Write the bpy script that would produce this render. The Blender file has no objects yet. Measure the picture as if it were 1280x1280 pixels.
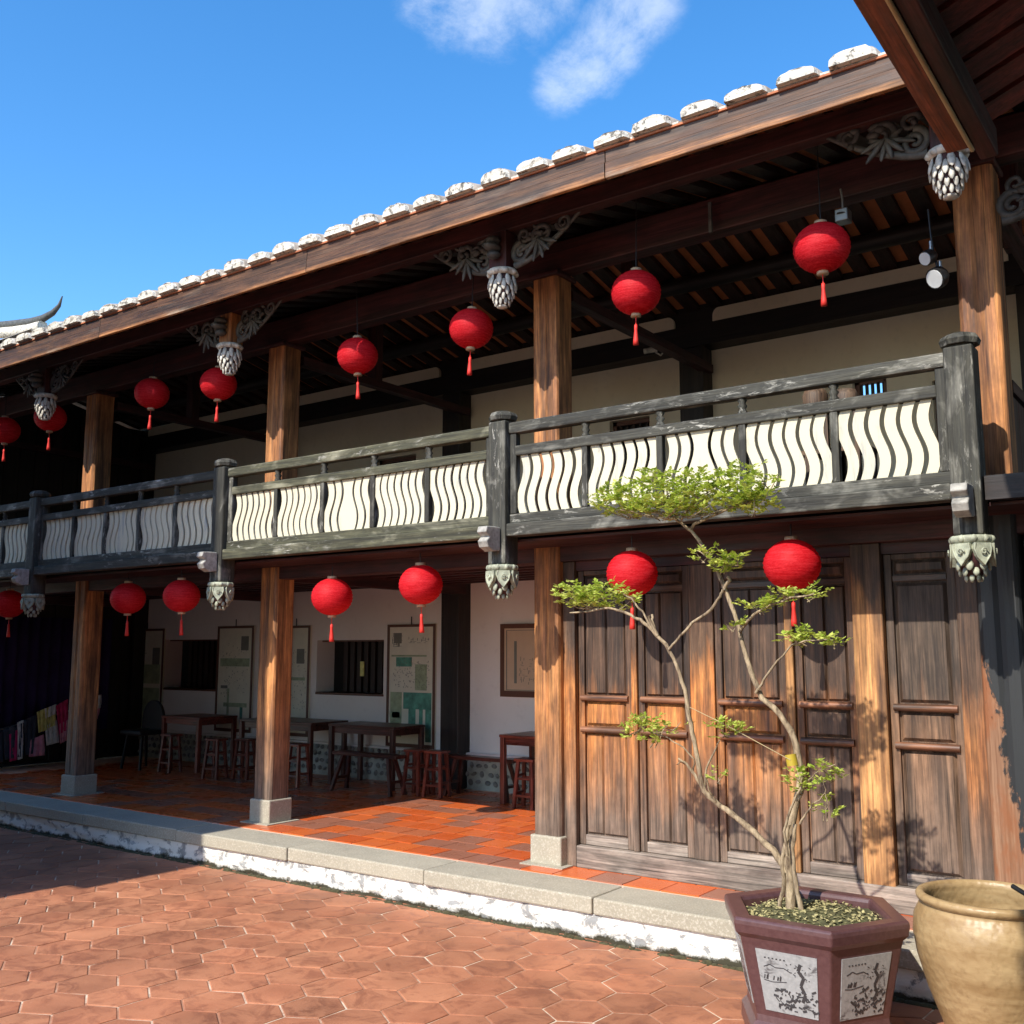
import bpy, math, random
from mathutils import Vector, Matrix
random.seed(7)
S = bpy.context.scene
COL = S.collection
# ------------------------------------------------------------------ camera
CAM_H = 1.9375
FPX = 1270.0
PITCH = math.atan(175 / FPX)
YAW = math.pi / 2 - math.atan(1769 / math.hypot(FPX, 175))
FWD = Vector((-math.sin(YAW) * math.cos(PITCH), math.cos(YAW) * math.cos(PITCH), math.sin(PITCH)))
RGT = Vector((math.cos(YAW), math.sin(YAW), 0))
UPV = RGT.cross(FWD)
CC = Vector((0, 0, CAM_H))
cd = bpy.data.cameras.new('camera')
cam = bpy.data.objects.new('camera', cd)
COL.objects.link(cam)
cd.sensor_width = 36
cd.lens = 36 * FPX / 1280
cd.clip_start = 0.05
cd.clip_end = 2000
m = Matrix((RGT, UPV, -FWD)).transposed().to_4x4()
m.translation = CC
cam.matrix_world = m
S.camera = cam

def ray(x, y):
    return FWD + RGT * ((x - 640) / FPX) + UPV * ((640 - y) / FPX)
def P(x, y, Y):           # place seen at (x, y) on the vertical plane Y
    d = ray(x, y)
    return CC + d * (Y / d.y)
def PXX(x, y, X):        # place seen at (x, y) on the vertical plane X
    d = ray(x, y)
    return CC + d * (X / d.x)
def PZ(x, y, z):          # place seen at (x, y) on the level z
    d = ray(x, y)
    return CC + d * ((z - CAM_H) / d.z)
def project(p):
    v = Vector(p) - CC
    k = v.dot(FWD)
    return 640 + FPX * v.dot(RGT) / k, 640 - FPX * v.dot(UPV) / k, k
# ------------------------------------------------------------------ world, sun, exposure
W = bpy.data.worlds.new('World')
S.world = W
W.use_nodes = True
nt = W.node_tree
for n in list(nt.nodes): nt.nodes.remove(n)
wo = nt.nodes.new('ShaderNodeOutputWorld')
bg = nt.nodes.new('ShaderNodeBackground')
sky = nt.nodes.new('ShaderNodeTexSky')
sky.sky_type = 'NISHITA'
sky.sun_disc = False
SUN_EL = math.radians(42)
sky.sun_elevation = SUN_EL
sky.sun_rotation = math.radians(180)
sky.altitude = 300
sky.air_density = 1.0
sky.dust_density = 0.6
sky.ozone_density = 2.0
bg.inputs['Strength'].default_value = 0.12
tc = nt.nodes.new('ShaderNodeTexCoord')
def wn(t, **k):
    n = nt.nodes.new(t)
    for a, b in k.items(): setattr(n, a, b)
    return n
def cloud_mask(px, py, cosw0, cosw1):
    d = ray(px, py).normalized()
    dp = wn('ShaderNodeVectorMath', operation='DOT_PRODUCT')
    nm = wn('ShaderNodeVectorMath', operation='NORMALIZE')
    nt.links.new(tc.outputs['Generated'], nm.inputs[0])
    nt.links.new(nm.outputs[0], dp.inputs[0])
    dp.inputs[1].default_value = d
    mr = wn('ShaderNodeMapRange', interpolation_type='SMOOTHSTEP')
    mr.inputs['From Min'].default_value = math.cos(math.radians(cosw0))
    mr.inputs['From Max'].default_value = math.cos(math.radians(cosw1))
    nt.links.new(dp.outputs['Value'], mr.inputs['Value'])
    return mr.outputs[0]
ms = [cloud_mask(560, -8, 4.04, 0), cloud_mask(612, 14, 3.56, 0), cloud_mask(665, -8, 3.85, 0), cloud_mask(795, 5, 3.37, 0), cloud_mask(768, 45, 3.18, 0), cloud_mask(735, 80, 3.08, 0), cloud_mask(706, 102, 2.51, 0)]
acc = ms[0]
for q in ms[1:]:
    mx = wn('ShaderNodeMath', operation='MAXIMUM')
    nt.links.new(acc, mx.inputs[0]); nt.links.new(q, mx.inputs[1])
    acc = mx.outputs[0]
mp = wn('ShaderNodeMapping')
mp.inputs['Rotation'].default_value = (0.3, 0.5, 0.2)
mp.inputs['Scale'].default_value = (11, 11, 17)
nt.links.new(tc.outputs['Generated'], mp.inputs[0])
no = wn('ShaderNodeTexNoise')
no.inputs['Scale'].default_value = 1.0
no.inputs['Detail'].default_value = 7
no.inputs['Roughness'].default_value = 0.7
no.inputs['Distortion'].default_value = 0.25
nt.links.new(mp.outputs[0], no.inputs['Vector'])
nr = wn('ShaderNodeMapRange')
nr.inputs['From Min'].default_value = 0.30
nr.inputs['From Max'].default_value = 0.74
nt.links.new(no.outputs['Fac'], nr.inputs['Value'])
mu = wn('ShaderNodeMath', operation='MULTIPLY')
ad = wn('ShaderNodeMath', operation='ADD'); nt.links.new(acc, ad.inputs[0]); nt.links.new(nr.outputs[0], ad.inputs[1])
sb = wn('ShaderNodeMapRange', interpolation_type='SMOOTHSTEP'); sb.inputs['From Min'].default_value = .80; sb.inputs['From Max'].default_value = 1.9
nt.links.new(ad.outputs[0], sb.inputs['Value'])
nt.links.new(acc, mu.inputs[0]); nt.links.new(sb.outputs[0], mu.inputs[1])
mu2 = wn('ShaderNodeMath', operation='MULTIPLY')
nt.links.new(mu.outputs[0], mu2.inputs[0]); mu2.inputs[1].default_value = 0.52
mu2.use_clamp = True
mixw = wn('ShaderNodeMix', data_type='RGBA')
nt.links.new(mu2.outputs[0], mixw.inputs['Factor'])
hs = wn('ShaderNodeHueSaturation')
hs.inputs['Saturation'].default_value = 1.33
hs.inputs['Value'].default_value = 1.78
nt.links.new(sky.outputs[0], hs.inputs['Color'])
nt.links.new(hs.outputs[0], mixw.inputs['A'])
mixw.inputs['B'].default_value = (6.3, 6.9, 7.8, 1)
nt.links.new(mixw.outputs['Result'], bg.inputs['Color'])
nt.links.new(bg.outputs[0], wo.inputs[0])

sl = bpy.data.lights.new('sun', 'SUN')
sl.energy = 4.5
sl.angle = math.radians(0.53)
sl.color = (1.0, 0.93, 0.82)
so = bpy.data.objects.new('sun', sl)
COL.objects.link(so)
LDIR = Vector((0.035, 1.0, -0.9)).normalized()
so.rotation_euler = LDIR.to_track_quat('-Z', 'Y').to_euler()
so.location = (0, -20, 18)
vs = S.view_settings
vs.view_transform = 'Standard'
vs.look = 'None'
vs.exposure = 0.5
vs.gamma = 1.0
vs.use_curve_mapping = False
S.render.engine = 'CYCLES'
S.cycles.max_bounces = 8
S.cycles.diffuse_bounces = 5
# ------------------------------------------------------------------ materials
class Mat:
    def __init__(s, name):
        s.m = bpy.data.materials.new(name)
        s.m.use_nodes = True
        s.t = s.m.node_tree
        s.b = s.t.nodes['Principled BSDF']
        s.out = s.t.nodes['Material Output']
        s._c = None
    def n(s, t, **k):
        x = s.t.nodes.new(t)
        for a, b in k.items(): setattr(x, a, b)
        return x
    def l(s, a, b): s.t.links.new(a, b)
    def coord(s):
        if s._c is None:
            c = s.n('ShaderNodeTexCoord'); oi = s.n('ShaderNodeObjectInfo')
            v = s.n('ShaderNodeVectorMath', operation='SCALE')
            v.inputs[0].default_value = (13.7, 21.3, 9.1)
            s.l(oi.outputs['Random'], v.inputs['Scale'])
            a = s.n('ShaderNodeVectorMath', operation='ADD')
            s.l(c.outputs['Object'], a.inputs[0]); s.l(v.outputs[0], a.inputs[1])
            s._c = a.outputs[0]; s.rnd = oi.outputs['Random']; s.raw = c.outputs['Object']
        return s._c
    def noise(s, scale=(1, 1, 1), detail=4, rough=.55, dist=0, raw=False):
        s.coord()
        mp = s.n('ShaderNodeMapping'); mp.inputs['Scale'].default_value = scale
        s.l(s.raw if raw else s._c, mp.inputs[0])
        n = s.n('ShaderNodeTexNoise'); n.inputs['Scale'].default_value = 1
        n.inputs['Detail'].default_value = detail; n.inputs['Roughness'].default_value = rough
        n.inputs['Distortion'].default_value = dist
        s.l(mp.outputs[0], n.inputs['Vector'])
        return n.outputs['Fac']
    def vor(s, scale, feature='F1', raw=False):
        s.coord()
        mp = s.n('ShaderNodeMapping'); mp.inputs['Scale'].default_value = scale
        s.l(s.raw if raw else s._c, mp.inputs[0])
        n = s.n('ShaderNodeTexVoronoi', feature=feature); n.inputs['Scale'].default_value = 1
        s.l(mp.outputs[0], n.inputs['Vector'])
        return n
    def rng(s, v, a, b, c=0, d=1):
        r = s.n('ShaderNodeMapRange')
        r.inputs['From Min'].default_value = a; r.inputs['From Max'].default_value = b
        r.inputs['To Min'].default_value = c; r.inputs['To Max'].default_value = d
        s.l(v, r.inputs['Value']); return r.outputs[0]
    def math(s, op, a, b=None):
        x = s.n('ShaderNodeMath', operation=op)
        for i, q in enumerate((a, b)):
            if q is None: continue
            if isinstance(q, (int, float)): x.inputs[i].default_value = q
            else: s.l(q, x.inputs[i])
        return x.outputs[0]
    def mix(s, f, a, b, mode='MIX'):
        x = s.n('ShaderNodeMix', data_type='RGBA'); x.blend_type = mode
        if isinstance(f, (int, float)): x.inputs['Factor'].default_value = f
        else: s.l(f, x.inputs['Factor'])
        for nm, q in (('A', a), ('B', b)):
            if isinstance(q, tuple): x.inputs[nm].default_value = (*q[:3], 1)
            else: s.l(q, x.inputs[nm])
        return x.outputs['Result']
    def color(s, c):
        if isinstance(c, tuple): s.b.inputs['Base Color'].default_value = (*c[:3], 1)
        else: s.l(c, s.b.inputs['Base Color'])
    def rough(s, r):
        if isinstance(r, (int, float)): s.b.inputs['Roughness'].default_value = r
        else: s.l(r, s.b.inputs['Roughness'])
    def bump(s, h, strength=.3, dist=.01):
        b = s.n('ShaderNodeBump'); b.inputs['Strength'].default_value = strength
        b.inputs['Distance'].default_value = dist
        s.l(h, b.inputs['Height']); s.l(b.outputs[0], s.b.inputs['Normal'])
    def z(s):
        g = s.n('ShaderNodeNewGeometry'); x = s.n('ShaderNodeSeparateXYZ')
        s.l(g.outputs['Position'], x.inputs[0]); return x.outputs['Z']

def gscale(axis, across, along):
    return tuple(along if i == axis else across for i in range(3))

RAILS = []
def wood(name, axis, a, b, c, patch=.5, gloss=.7, bump=.35, big=1.3, pz=None, greycol=(.215, .148, .108), top=None, flake=False, tamp=.9, ttone=((.026, .018, .014), (.095, .070, .052))):
    """grained weathered timber: a base, b second tone, c pale/worn tone"""
    w = Mat(name)
    g1 = w.noise(gscale(axis, 30, 1.9), 6, .64, 1.0)
    g2 = w.noise(gscale(axis, 95, 3), 3, .6)
    big1 = w.noise(gscale(axis, 6, big), 4, .6, .6)
    col = w.mix(w.rng(g1, .35, .68), a, b)
    col = w.mix(w.rng(big1, .62 - patch * .35, .78 - patch * .2), col, c)
    if pz:   # rain-splashed, greyed foot of the timber
        zz = w.z(); nn = w.noise(gscale(axis, 9, 1.5), 5, .65)
        h = w.math('ADD', zz, w.math('MULTIPLY', nn, -pz[2]))
        f = w.rng(h, pz[0], pz[1], 1, 0)
        grey = w.mix(w.rng(g1, .3, .7), tuple(q * .6 for q in greycol), greycol)
        col = w.mix(f, col, grey)
    g3 = w.noise(gscale(axis, 17, .8), 4, .62, .8)
    if top:  # old dark stain up high; on doors deepened to paint in balcony shade
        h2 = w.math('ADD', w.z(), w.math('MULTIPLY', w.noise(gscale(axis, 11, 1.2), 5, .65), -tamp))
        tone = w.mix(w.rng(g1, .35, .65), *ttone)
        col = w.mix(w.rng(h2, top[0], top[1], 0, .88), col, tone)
    if flake:
        fl = w.noise(gscale(axis, 26, 7), 6, .72, .6); fb = w.noise(gscale(axis, 4, 1.6), 3, .6)
        col = w.mix(w.math('MULTIPLY', w.rng(fl, .555, .625), w.rng(fb, .47, .62)), col, (.42, .41, .36))
    dark = w.math('MULTIPLY', w.rng(g2, .3, .6, .6, 1.15), w.rng(g3, .36, .60, .50, 1.18))
    crack = w.noise(gscale(axis, 70, 1.0), 3, .5, .5)
    dark = w.math('MULTIPLY', dark, w.rng(crack, .30, .35, .35, 1))
    dark = w.math('MULTIPLY', dark, w.rng(w.noise(gscale(axis, 9, 4.5), 6, .7), .32, .66, .70, 1.22))
    mulc = w.n('ShaderNodeMix', data_type='RGBA'); mulc.blend_type = 'MULTIPLY'
    mulc.inputs['Factor'].default_value = 1
    w.l(col, mulc.inputs['A'])
    cr = w.n('ShaderNodeCombineColor')
    for i in range(3): w.l(dark, cr.inputs[i])
    w.l(cr.outputs[0], mulc.inputs['B'])
    w.color(mulc.outputs['Result'])
    w.rough(w.rng(g1, .3, .7, gloss - .12, gloss + .12))
    w.bump(w.math('ADD', g1, g2), bump, .004)
    return w.m
M = {}
for ax, s in enumerate('xyz'):
    M['dark_' + s] = wood('dark_red_timber_' + s, ax, (.050, .010, .011), (.070, .018, .017), (.030, .010, .010), .45, .6, .2)
    M['rail_' + s] = wood('weathered_grey_green_timber_' + s, ax, (.028, .028, .022), (.072, .070, .055), (.24, .235, .20), .26, .75, .8, 3.0, flake=True)
    M['fur_' + s] = wood('red_stained_furniture_wood_' + s, ax, (.17, .035, .020), (.26, .06, .032), (.10, .02, .014), .4, .35, .15)
    M['furd_' + s] = wood('dark_stained_furniture_wood_' + s, ax, (.07, .018, .012), (.11, .032, .02), (.05, .0142, .01), .4, .35, .15)
M['rail_green'] = wood('mossy_weathered_timber', 0, (.042, .043, .026), (.105, .102, .060), (.28, .27, .19), .28, .8, .8, 2.4, flake=True)
M['blackbrown'] = wood('near_black_timber', 0, (.012, .007, .006), (.018, .010, .008), (.01, .006, .006), .4, .55, .2)
M['blackbrown_z'] = wood('near_black_timber_z', 2, (.016, .009, .007), (.024, .013, .010), (.012, .007, .006), .4, .55, .2)
M['column'] = wood('orange_brown_column_timber', 2, (.38, .145, .046), (.62, .29, .10), (.13, .055, .026), .50, .65, .45, 1.0, (.35, 1.15, .55))
M['column_up'] = wood('upper_column_timber', 2, (.33, .122, .040), (.58, .26, .09), (.13, .052, .025), .46, .65, .45, 1.0)
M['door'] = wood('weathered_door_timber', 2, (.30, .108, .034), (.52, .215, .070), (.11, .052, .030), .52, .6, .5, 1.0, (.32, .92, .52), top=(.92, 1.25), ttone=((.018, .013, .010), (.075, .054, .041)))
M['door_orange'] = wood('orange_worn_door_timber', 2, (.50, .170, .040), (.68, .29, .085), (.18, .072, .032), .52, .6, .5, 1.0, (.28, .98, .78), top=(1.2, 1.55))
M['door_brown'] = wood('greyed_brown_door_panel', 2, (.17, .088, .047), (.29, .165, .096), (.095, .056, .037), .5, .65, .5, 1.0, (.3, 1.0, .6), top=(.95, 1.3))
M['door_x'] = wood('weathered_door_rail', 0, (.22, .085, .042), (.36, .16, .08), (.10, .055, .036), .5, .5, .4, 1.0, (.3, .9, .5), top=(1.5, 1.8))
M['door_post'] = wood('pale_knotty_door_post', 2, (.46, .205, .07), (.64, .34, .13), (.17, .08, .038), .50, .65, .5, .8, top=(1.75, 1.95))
M['sill'] = wood('greyed_threshold_board', 0, (.26, .21, .175), (.36, .30, .25), (.16, .12, .10), .4, .8, .4)
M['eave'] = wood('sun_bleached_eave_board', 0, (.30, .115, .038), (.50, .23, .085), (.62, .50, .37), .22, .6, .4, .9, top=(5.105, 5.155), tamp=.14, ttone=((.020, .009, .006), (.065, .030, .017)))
M['eave_top'] = wood('dark_stained_eave_board', 0, (.045, .018, .010), (.10, .042, .020), (.30, .15, .065), .05, .6, .4, .9)
M['wing_board'] = wood('orange_wing_eave_board', 1, (.21, .055, .025), (.29, .085, .035), (.15, .045, .02), .4, .6, .35)
M['rafter'] = wood('dark_rafter', 1, (.028, .012, .010), (.045, .018, .014), (.02, .01, .008), .4, .6, .2)
M['wing_rafter'] = wood('dark_red_wing_rafter', 0, (.14, .026, .022), (.19, .045, .033), (.09, .02, .016), .4, .5, .2)

def plain(name, c, rough=.6, var=.12, scale=6, bump=0, metal=0, bscale=40):
    w = Mat(name)
    n = w.noise((scale,) * 3, 5, .6)
    w.color(w.mix(w.rng(n, .3, .7), tuple(q * (1 - var) for q in c), tuple(min(1, q * (1 + var)) for q in c)))
    w.rough(rough); w.b.inputs['Metallic'].default_value = metal
    if bump: w.bump(w.noise((bscale,) * 3, 4), bump, .006)
    return w.m
def slatmat():
    w = Mat('cream_painted_slat')
    n = w.noise((22, 22, 5), 6, .7, .3)
    n2 = w.noise((3, 3, 1.5), 3, .6)
    f = w.math('MULTIPLY', w.rng(n, .56, .64), w.rng(n2, .48, .62))
    cc_ = w.mix(f, (.64, .595, .44), (.38, .37, .31))
    dr = w.mix(w.rng(w.noise((30, 30, 4), 5, .7), .5, .62), cc_, (.42, .42, .37))
    w.color(w.mix(w.rng(w.rnd, .80, .86), cc_, dr))
    w.rough(.6); w.bump(n, .15, .003); return w.m
M['slat'] = slatmat()
def plaster():
    w = Mat('cream_plaster_wall')
    n = w.noise((1.2, 1.2, .8), 5, .6); n2 = w.noise((14,) * 3, 4, .6)
    c = w.mix(w.rng(n, .35, .7), (.70, .585, .42), (.77, .67, .52))
    c = w.mix(w.rng(n2, .55, .8, 0, .35), c, (.50, .43, .35))
    w.color(c); w.rough(.9); w.bump(n2, .15, .006); return w.m
M['plaster'] = plaster()
def plaster_low():
    w = Mat('white_limewashed_wall')
    n = w.noise((1.0, 1.0, .9), 5, .6); n2 = w.noise((10,) * 3, 5, .6)
    c = w.mix(w.rng(n, .35, .7), (.84, .77, .72), (.88, .83, .79))
    c = w.mix(w.rng(n2, .58, .8, 0, .3), c, (.60, .55, .52))
    w.color(c); w.rough(.9); w.bump(n2, .1, .005); return w.m
M['plaster_low'] = plaster_low()
def whitewash():
    w = Mat('flaking_whitewash')
    n = w.noise((7, 7, 9), 8, .68, .5); n2 = w.noise((30, 30, 30), 4, .6)
    f = w.rng(n, .525, .59)
    c = w.mix(f, (.76, .75, .70), (.30, .31, .31))
    zz = w.z(); h = w.math('ADD', zz, w.math('MULTIPLY', w.noise((5, 5, 5), 6, .75), -.16))
    c = w.mix(w.rng(h, -.06, -.035, 1, 0), c, (.045, .04, .022))
    w.color(c); w.rough(.9); w.bump(w.math('ADD', w.math('MULTIPLY', f, -1.0), n2), .5, .01); return w.m
M['whitewash'] = whitewash()
def granite():
    w = Mat('pale_granite')
    n = w.noise((2.2,) * 3, 5, .65); v = w.noise((75,) * 3, 3, .6); v2 = w.noise((25,) * 3, 5, .7)
    c = w.mix(w.rng(n, .35, .7), (.385, .352, .272), (.295, .27, .21))
    c = w.mix(w.rng(v, .5, .68, 0, .55), c, (.62, .58, .49))
    c = w.mix(w.rng(v2, .56, .72, 0, .5), c, (.27, .25, .20))
    w.color(c); w.rough(.85); w.bump(w.math('ADD', v, v2), .45, .004); return w.m
M['granite'] = granite()
def hexmat():
    w = Mat('terracotta_hexagon_tile')
    n = w.noise((4.8, 4.8, 3), 7, .70, 1.1); n2 = w.noise((60,) * 3, 3, .6); n3 = w.noise((1.3,) * 3, 3)
    base = w.mix(w.rng(n3, .35, .65), (.38, .142, .070), (.46, .195, .100))
    c = w.mix(w.rng(n, .48, .62, 0, .62), base, (.215, .075, .042))
    c = w.mix(w.rng(n2, .6, .8, 0, .3), c, (.62, .33, .22))
    hv = w.n('ShaderNodeHueSaturation'); w.l(c, hv.inputs['Color'])
    gp = w.n('ShaderNodeNewGeometry'); wn_ = w.n('ShaderNodeTexNoise'); wn_.inputs['Scale'].default_value = 1.7; wn_.inputs['Detail'].default_value = 6
    w.l(gp.outputs['Position'], wn_.inputs['Vector'])
    w.l(w.math('MULTIPLY', w.rng(w.rnd, 0, 1, .82, 1.12), w.rng(wn_.outputs['Fac'], .35, .62, .78, 1.12)), hv.inputs['Value'])
    w.color(hv.outputs[0]); w.rough(w.rng(n, .4, .6, .75, .6)); w.bump(w.math('ADD', n, w.math('MULTIPLY', n2, .3)), .35, .008); return w.m
M['hex'] = hexmat()
def mortar():
    w = Mat('pale_mortar')
    n = w.noise((2.5,) * 3, 5, .7); n2 = w.noise((50,) * 3, 3)
    c = w.mix(w.rng(n, .40, .52), (.64, .52, .39), (.38, .19, .115))
    c = w.mix(w.rng(n2, .6, .8, 0, .5), c, (.2, .15, .1))
    w.color(c); w.rough(.95); w.bump(n2, .4, .004); return w.m
M['mortar'] = mortar()
def floortile():
    w = Mat('glazed_orange_floor_tile')
    n = w.noise((4,) * 3, 5, .6, .4)
    a = w.mix(w.rng(w.rnd, .0, .6), (.56, .10, .024), (.66, .15, .035))
    f = w.rng(w.rnd, .62, .68)
    c = w.mix(f, a, (.33, .135, .085))
    c = w.mix(w.rng(n, .5, .75, 0, .5), c, (.34, .11, .06))
    w.color(c); w.rough(w.rng(n, .3, .7, .20, .40)); w.bump(n, .08, .006); return w.m
M['ftile'] = floortile()
M['fmortar'] = plain('floor_joint_mortar', (.78, .50, .36), .9)
M['tile_end'] = (lambda: (lambda w: (w.color(w.mix(w.rng(w.noise((17, 17, 17), 7, .74), .51, .60), (.66, .62, .53), (.15, .14, .12))), w.rough(.95), w.bump(w.noise((18,) * 3, 6, .7), .8, .02), w.m)[-1])(Mat('lime_plugged_tile_end')))()
M['tile'] = plain('grey_roof_tile', (.30, .26, .22), .9, .5, 9, .5)
M['redtile'] = plain('terracotta_roof_tile', (.42, .15, .07), .9, .3, 5, .3)
M['deck'] = plain('terracotta_ceiling_tile', (.58, .21, .085), .8, .2, 4, .2)
M['carve'] = plain('silver_grey_carved_wood', (.075, .075, .070), .6, .5, 14, .4)
M['carve_white'] = plain('white_painted_carving', (.56, .54, .47), .6, .45, 18, .3)
M['carve_block'] = plain('weathered_grey_white_block', (.34, .33, .30), .7, .45, 18, .4)
M['carve_green'] = plain('pale_green_grey_carving', (.34, .36, .27), .6, .4, 18, .3)
M['tape'] = plain('yellow_tape', (.42, .31, .03), .5)
M['black'] = plain('black_recess', (.008, .008, .008), .7)
M['bars'] = plain('dark_window_bars', (.03, .014, .010), .6)
M['metal'] = plain('grey_metal', (.35, .35, .34), .35, .1, 5, 0, .8)
M['darkmetal'] = plain('dark_metal', (.03, .03, .032), .4, .1, 5, 0, .5)
M['glass'] = plain('lamp_lens', (.7, .72, .72), .15)
M['gold'] = plain('lantern_gold_ring', (.55, .38, .24), .5)
M['paper'] = plain('poster_paper', (.76, .72, .58), .6, .06)
M['paper_buff'] = plain('buff_paper', (.62, .45, .31), .6, .06)
M['ink'] = plain('printed_grey_ink', (.20, .20, .17), .7)
M['brush'] = plain('black_brush_ink', (.035, .035, .038), .5)
M['pgreen'] = plain('printed_teal', (.10, .30, .22), .6, .5, 9)
M['pgreen2'] = plain('printed_pale_green', (.36, .42, .26), .6, .3, 9)
M['frame'] = plain('brown_picture_frame', (.12, .045, .025), .5)
M['purple'] = plain('dark_purple_cloth', (.035, .018, .10), .9, .3, 3)
M['soil'] = plain('pot_soil', (.085, .085, .035), .95, .5, 30, .8)
def cloth(name, c): return plain(name, c, .85, .25, 12, .2, 0, 30)
def lantern_mat():
    w = Mat('red_silk')
    n = w.noise((60, 60, 160), 4, .7); n2 = w.noise((16,) * 3, 3)
    p_ = w.noise((9, 9, 150), 3, .6)
    n = w.math('ADD', w.math('MULTIPLY', n, .5), w.math('MULTIPLY', p_, .5))
    c = w.mix(w.rng(n, .42, .62), (.62, .006, .014), (.86, .040, .055))
    w.color(c); w.rough(.55)
    w.b.inputs['Specular IOR Level'].default_value = .2
    w.bump(n, .6, .004)
    t = w.n('ShaderNodeBsdfTranslucent'); w.l(c, t.inputs['Color'])
    mx = w.n('ShaderNodeMixShader'); mx.inputs[0].default_value = .35
    w.l(w.b.outputs[0], mx.inputs[1]); w.l(t.outputs[0], mx.inputs[2]); w.l(mx.outputs[0], w.out.inputs[0])
    return w.m
M['lantern'] = lantern_mat()
M['tassel'] = plain('red_tassel', (.65, .03, .02), .6)
def leafmat(name, a, b):
    w = Mat(name)
    n = w.noise((25,) * 3, 2)
    c = w.mix(w.rng(n, .35, .65), a, b)
    w.color(c); w.rough(.3)
    t = w.n('ShaderNodeBsdfTranslucent'); w.l(w.mix(.5, c, (.35, .45, .03)), t.inputs['Color'])
    mx = w.n('ShaderNodeMixShader'); mx.inputs[0].default_value = .4
    w.l(w.b.outputs[0], mx.inputs[1]); w.l(t.outputs[0], mx.inputs[2]); w.l(mx.outputs[0], w.out.inputs[0])
    return w.m
M['leaf'] = leafmat('green_leaf', (.28, .42, .04), (.74, .78, .20))
def bark():
    w = Mat('pale_bark')
    n = w.noise((30, 30, 9), 6, .65, .5)
    w.color(w.mix(w.rng(n, .35, .65), (.10, .066, .04), (.46, .36, .23))); w.rough(.85); w.bump(n, .9, .012); return w.m
M['bark'] = bark()
def glaze():
    w = Mat('plum_brown_glaze')
    n = w.noise((40,) * 3, 4, .6)
    w.color(w.mix(w.rng(n, .3, .7), (.078, .034, .036), (.112, .054, .054))); w.rough(.32); w.bump(n, .08, .004); return w.m
M['glaze'] = glaze()
def jarglaze():
    w = Mat('mustard_brown_jar_glaze')
    n = w.noise((3, 3, 14), 5, .6, .5); n2 = w.noise((26,) * 3, 5, .7); d = w.vor((38, 38, 30), 'SMOOTH_F1')
    c = w.mix(w.rng(n, .35, .65), (.29, .185, .082), (.42, .295, .148))
    c = w.mix(w.rng(n2, .50, .70, 0, .5), c, (.22, .132, .055))
    w.color(c); w.rough(.42); w.bump(w.math('ADD', w.math('MULTIPLY', d.outputs['Distance'], 1.5), n), .30, .008); return w.m
M['jar'] = jarglaze()
def inkpanel():
    w = Mat('ink_landscape_panel')
    n = w.noise((11, 11, 15), 7, .7, 1.6); big = w.noise((3.2, 3.2, 3.0), 2, .5)
    f = w.math('MULTIPLY', w.rng(n, .54, .62), w.rng(big, .46, .56))
    n3 = w.noise((60, 60, 60), 3)
    c = w.mix(w.rng(n3, .4, .7), (.29, .305, .31), (.36, .375, .38))
    w.color(w.mix(f, c, (.09, .09, .095))); w.rough(.4); return w.m
M['inkpanel'] = inkpanel()
def peeled():
    w = Mat('peeling_black_lacquer_on_wood')
    n = w.noise((7, 7, 2.2), 6, .68, .8); g = w.noise((60, 60, 2), 4, .6)
    wd = w.mix(w.rng(g, .35, .65), (.19, .088, .045), (.34, .19, .11))
    wd = w.mix(w.rng(w.noise((5, 5, 1.6), 5, .65), .5, .6), wd, (.26, .10, .042))
    gp = w.n('ShaderNodeNewGeometry'); sx = w.n('ShaderNodeSeparateXYZ'); w.l(gp.outputs['Position'], sx.inputs[0])
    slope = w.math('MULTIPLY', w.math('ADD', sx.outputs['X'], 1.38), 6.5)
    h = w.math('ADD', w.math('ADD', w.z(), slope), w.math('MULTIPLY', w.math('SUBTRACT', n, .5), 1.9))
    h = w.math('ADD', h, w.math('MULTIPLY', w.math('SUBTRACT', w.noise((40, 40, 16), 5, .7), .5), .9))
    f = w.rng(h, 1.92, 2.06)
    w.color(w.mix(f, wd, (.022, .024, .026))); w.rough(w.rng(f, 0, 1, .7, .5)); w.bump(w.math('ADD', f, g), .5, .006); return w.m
M['peeled'] = peeled()
M['grass'] = plain('moss', (.055, .05, .022), .95, .5, 30, .8)
M['dirt'] = plain('outer_ground', (.22, .17, .12), .95, .2, 1)
M['cobble'] = plain('river_cobble', (.22, .21, .19), .7, .5, 9)
M['rope'] = plain('straw_rope', (.45, .36, .2), .9)
M['pink'] = cloth('pink_cloth', (.80, .36, .50)); M['magenta'] = cloth('magenta_cloth', (.70, .04, .18))
M['yellow'] = cloth('yellow_cloth', (.80, .76, .28)); M['whitecloth'] = cloth('white_cloth', (.85, .85, .86)); M['navy'] = cloth('dark_navy_cloth', (.06, .07, .10))
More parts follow.
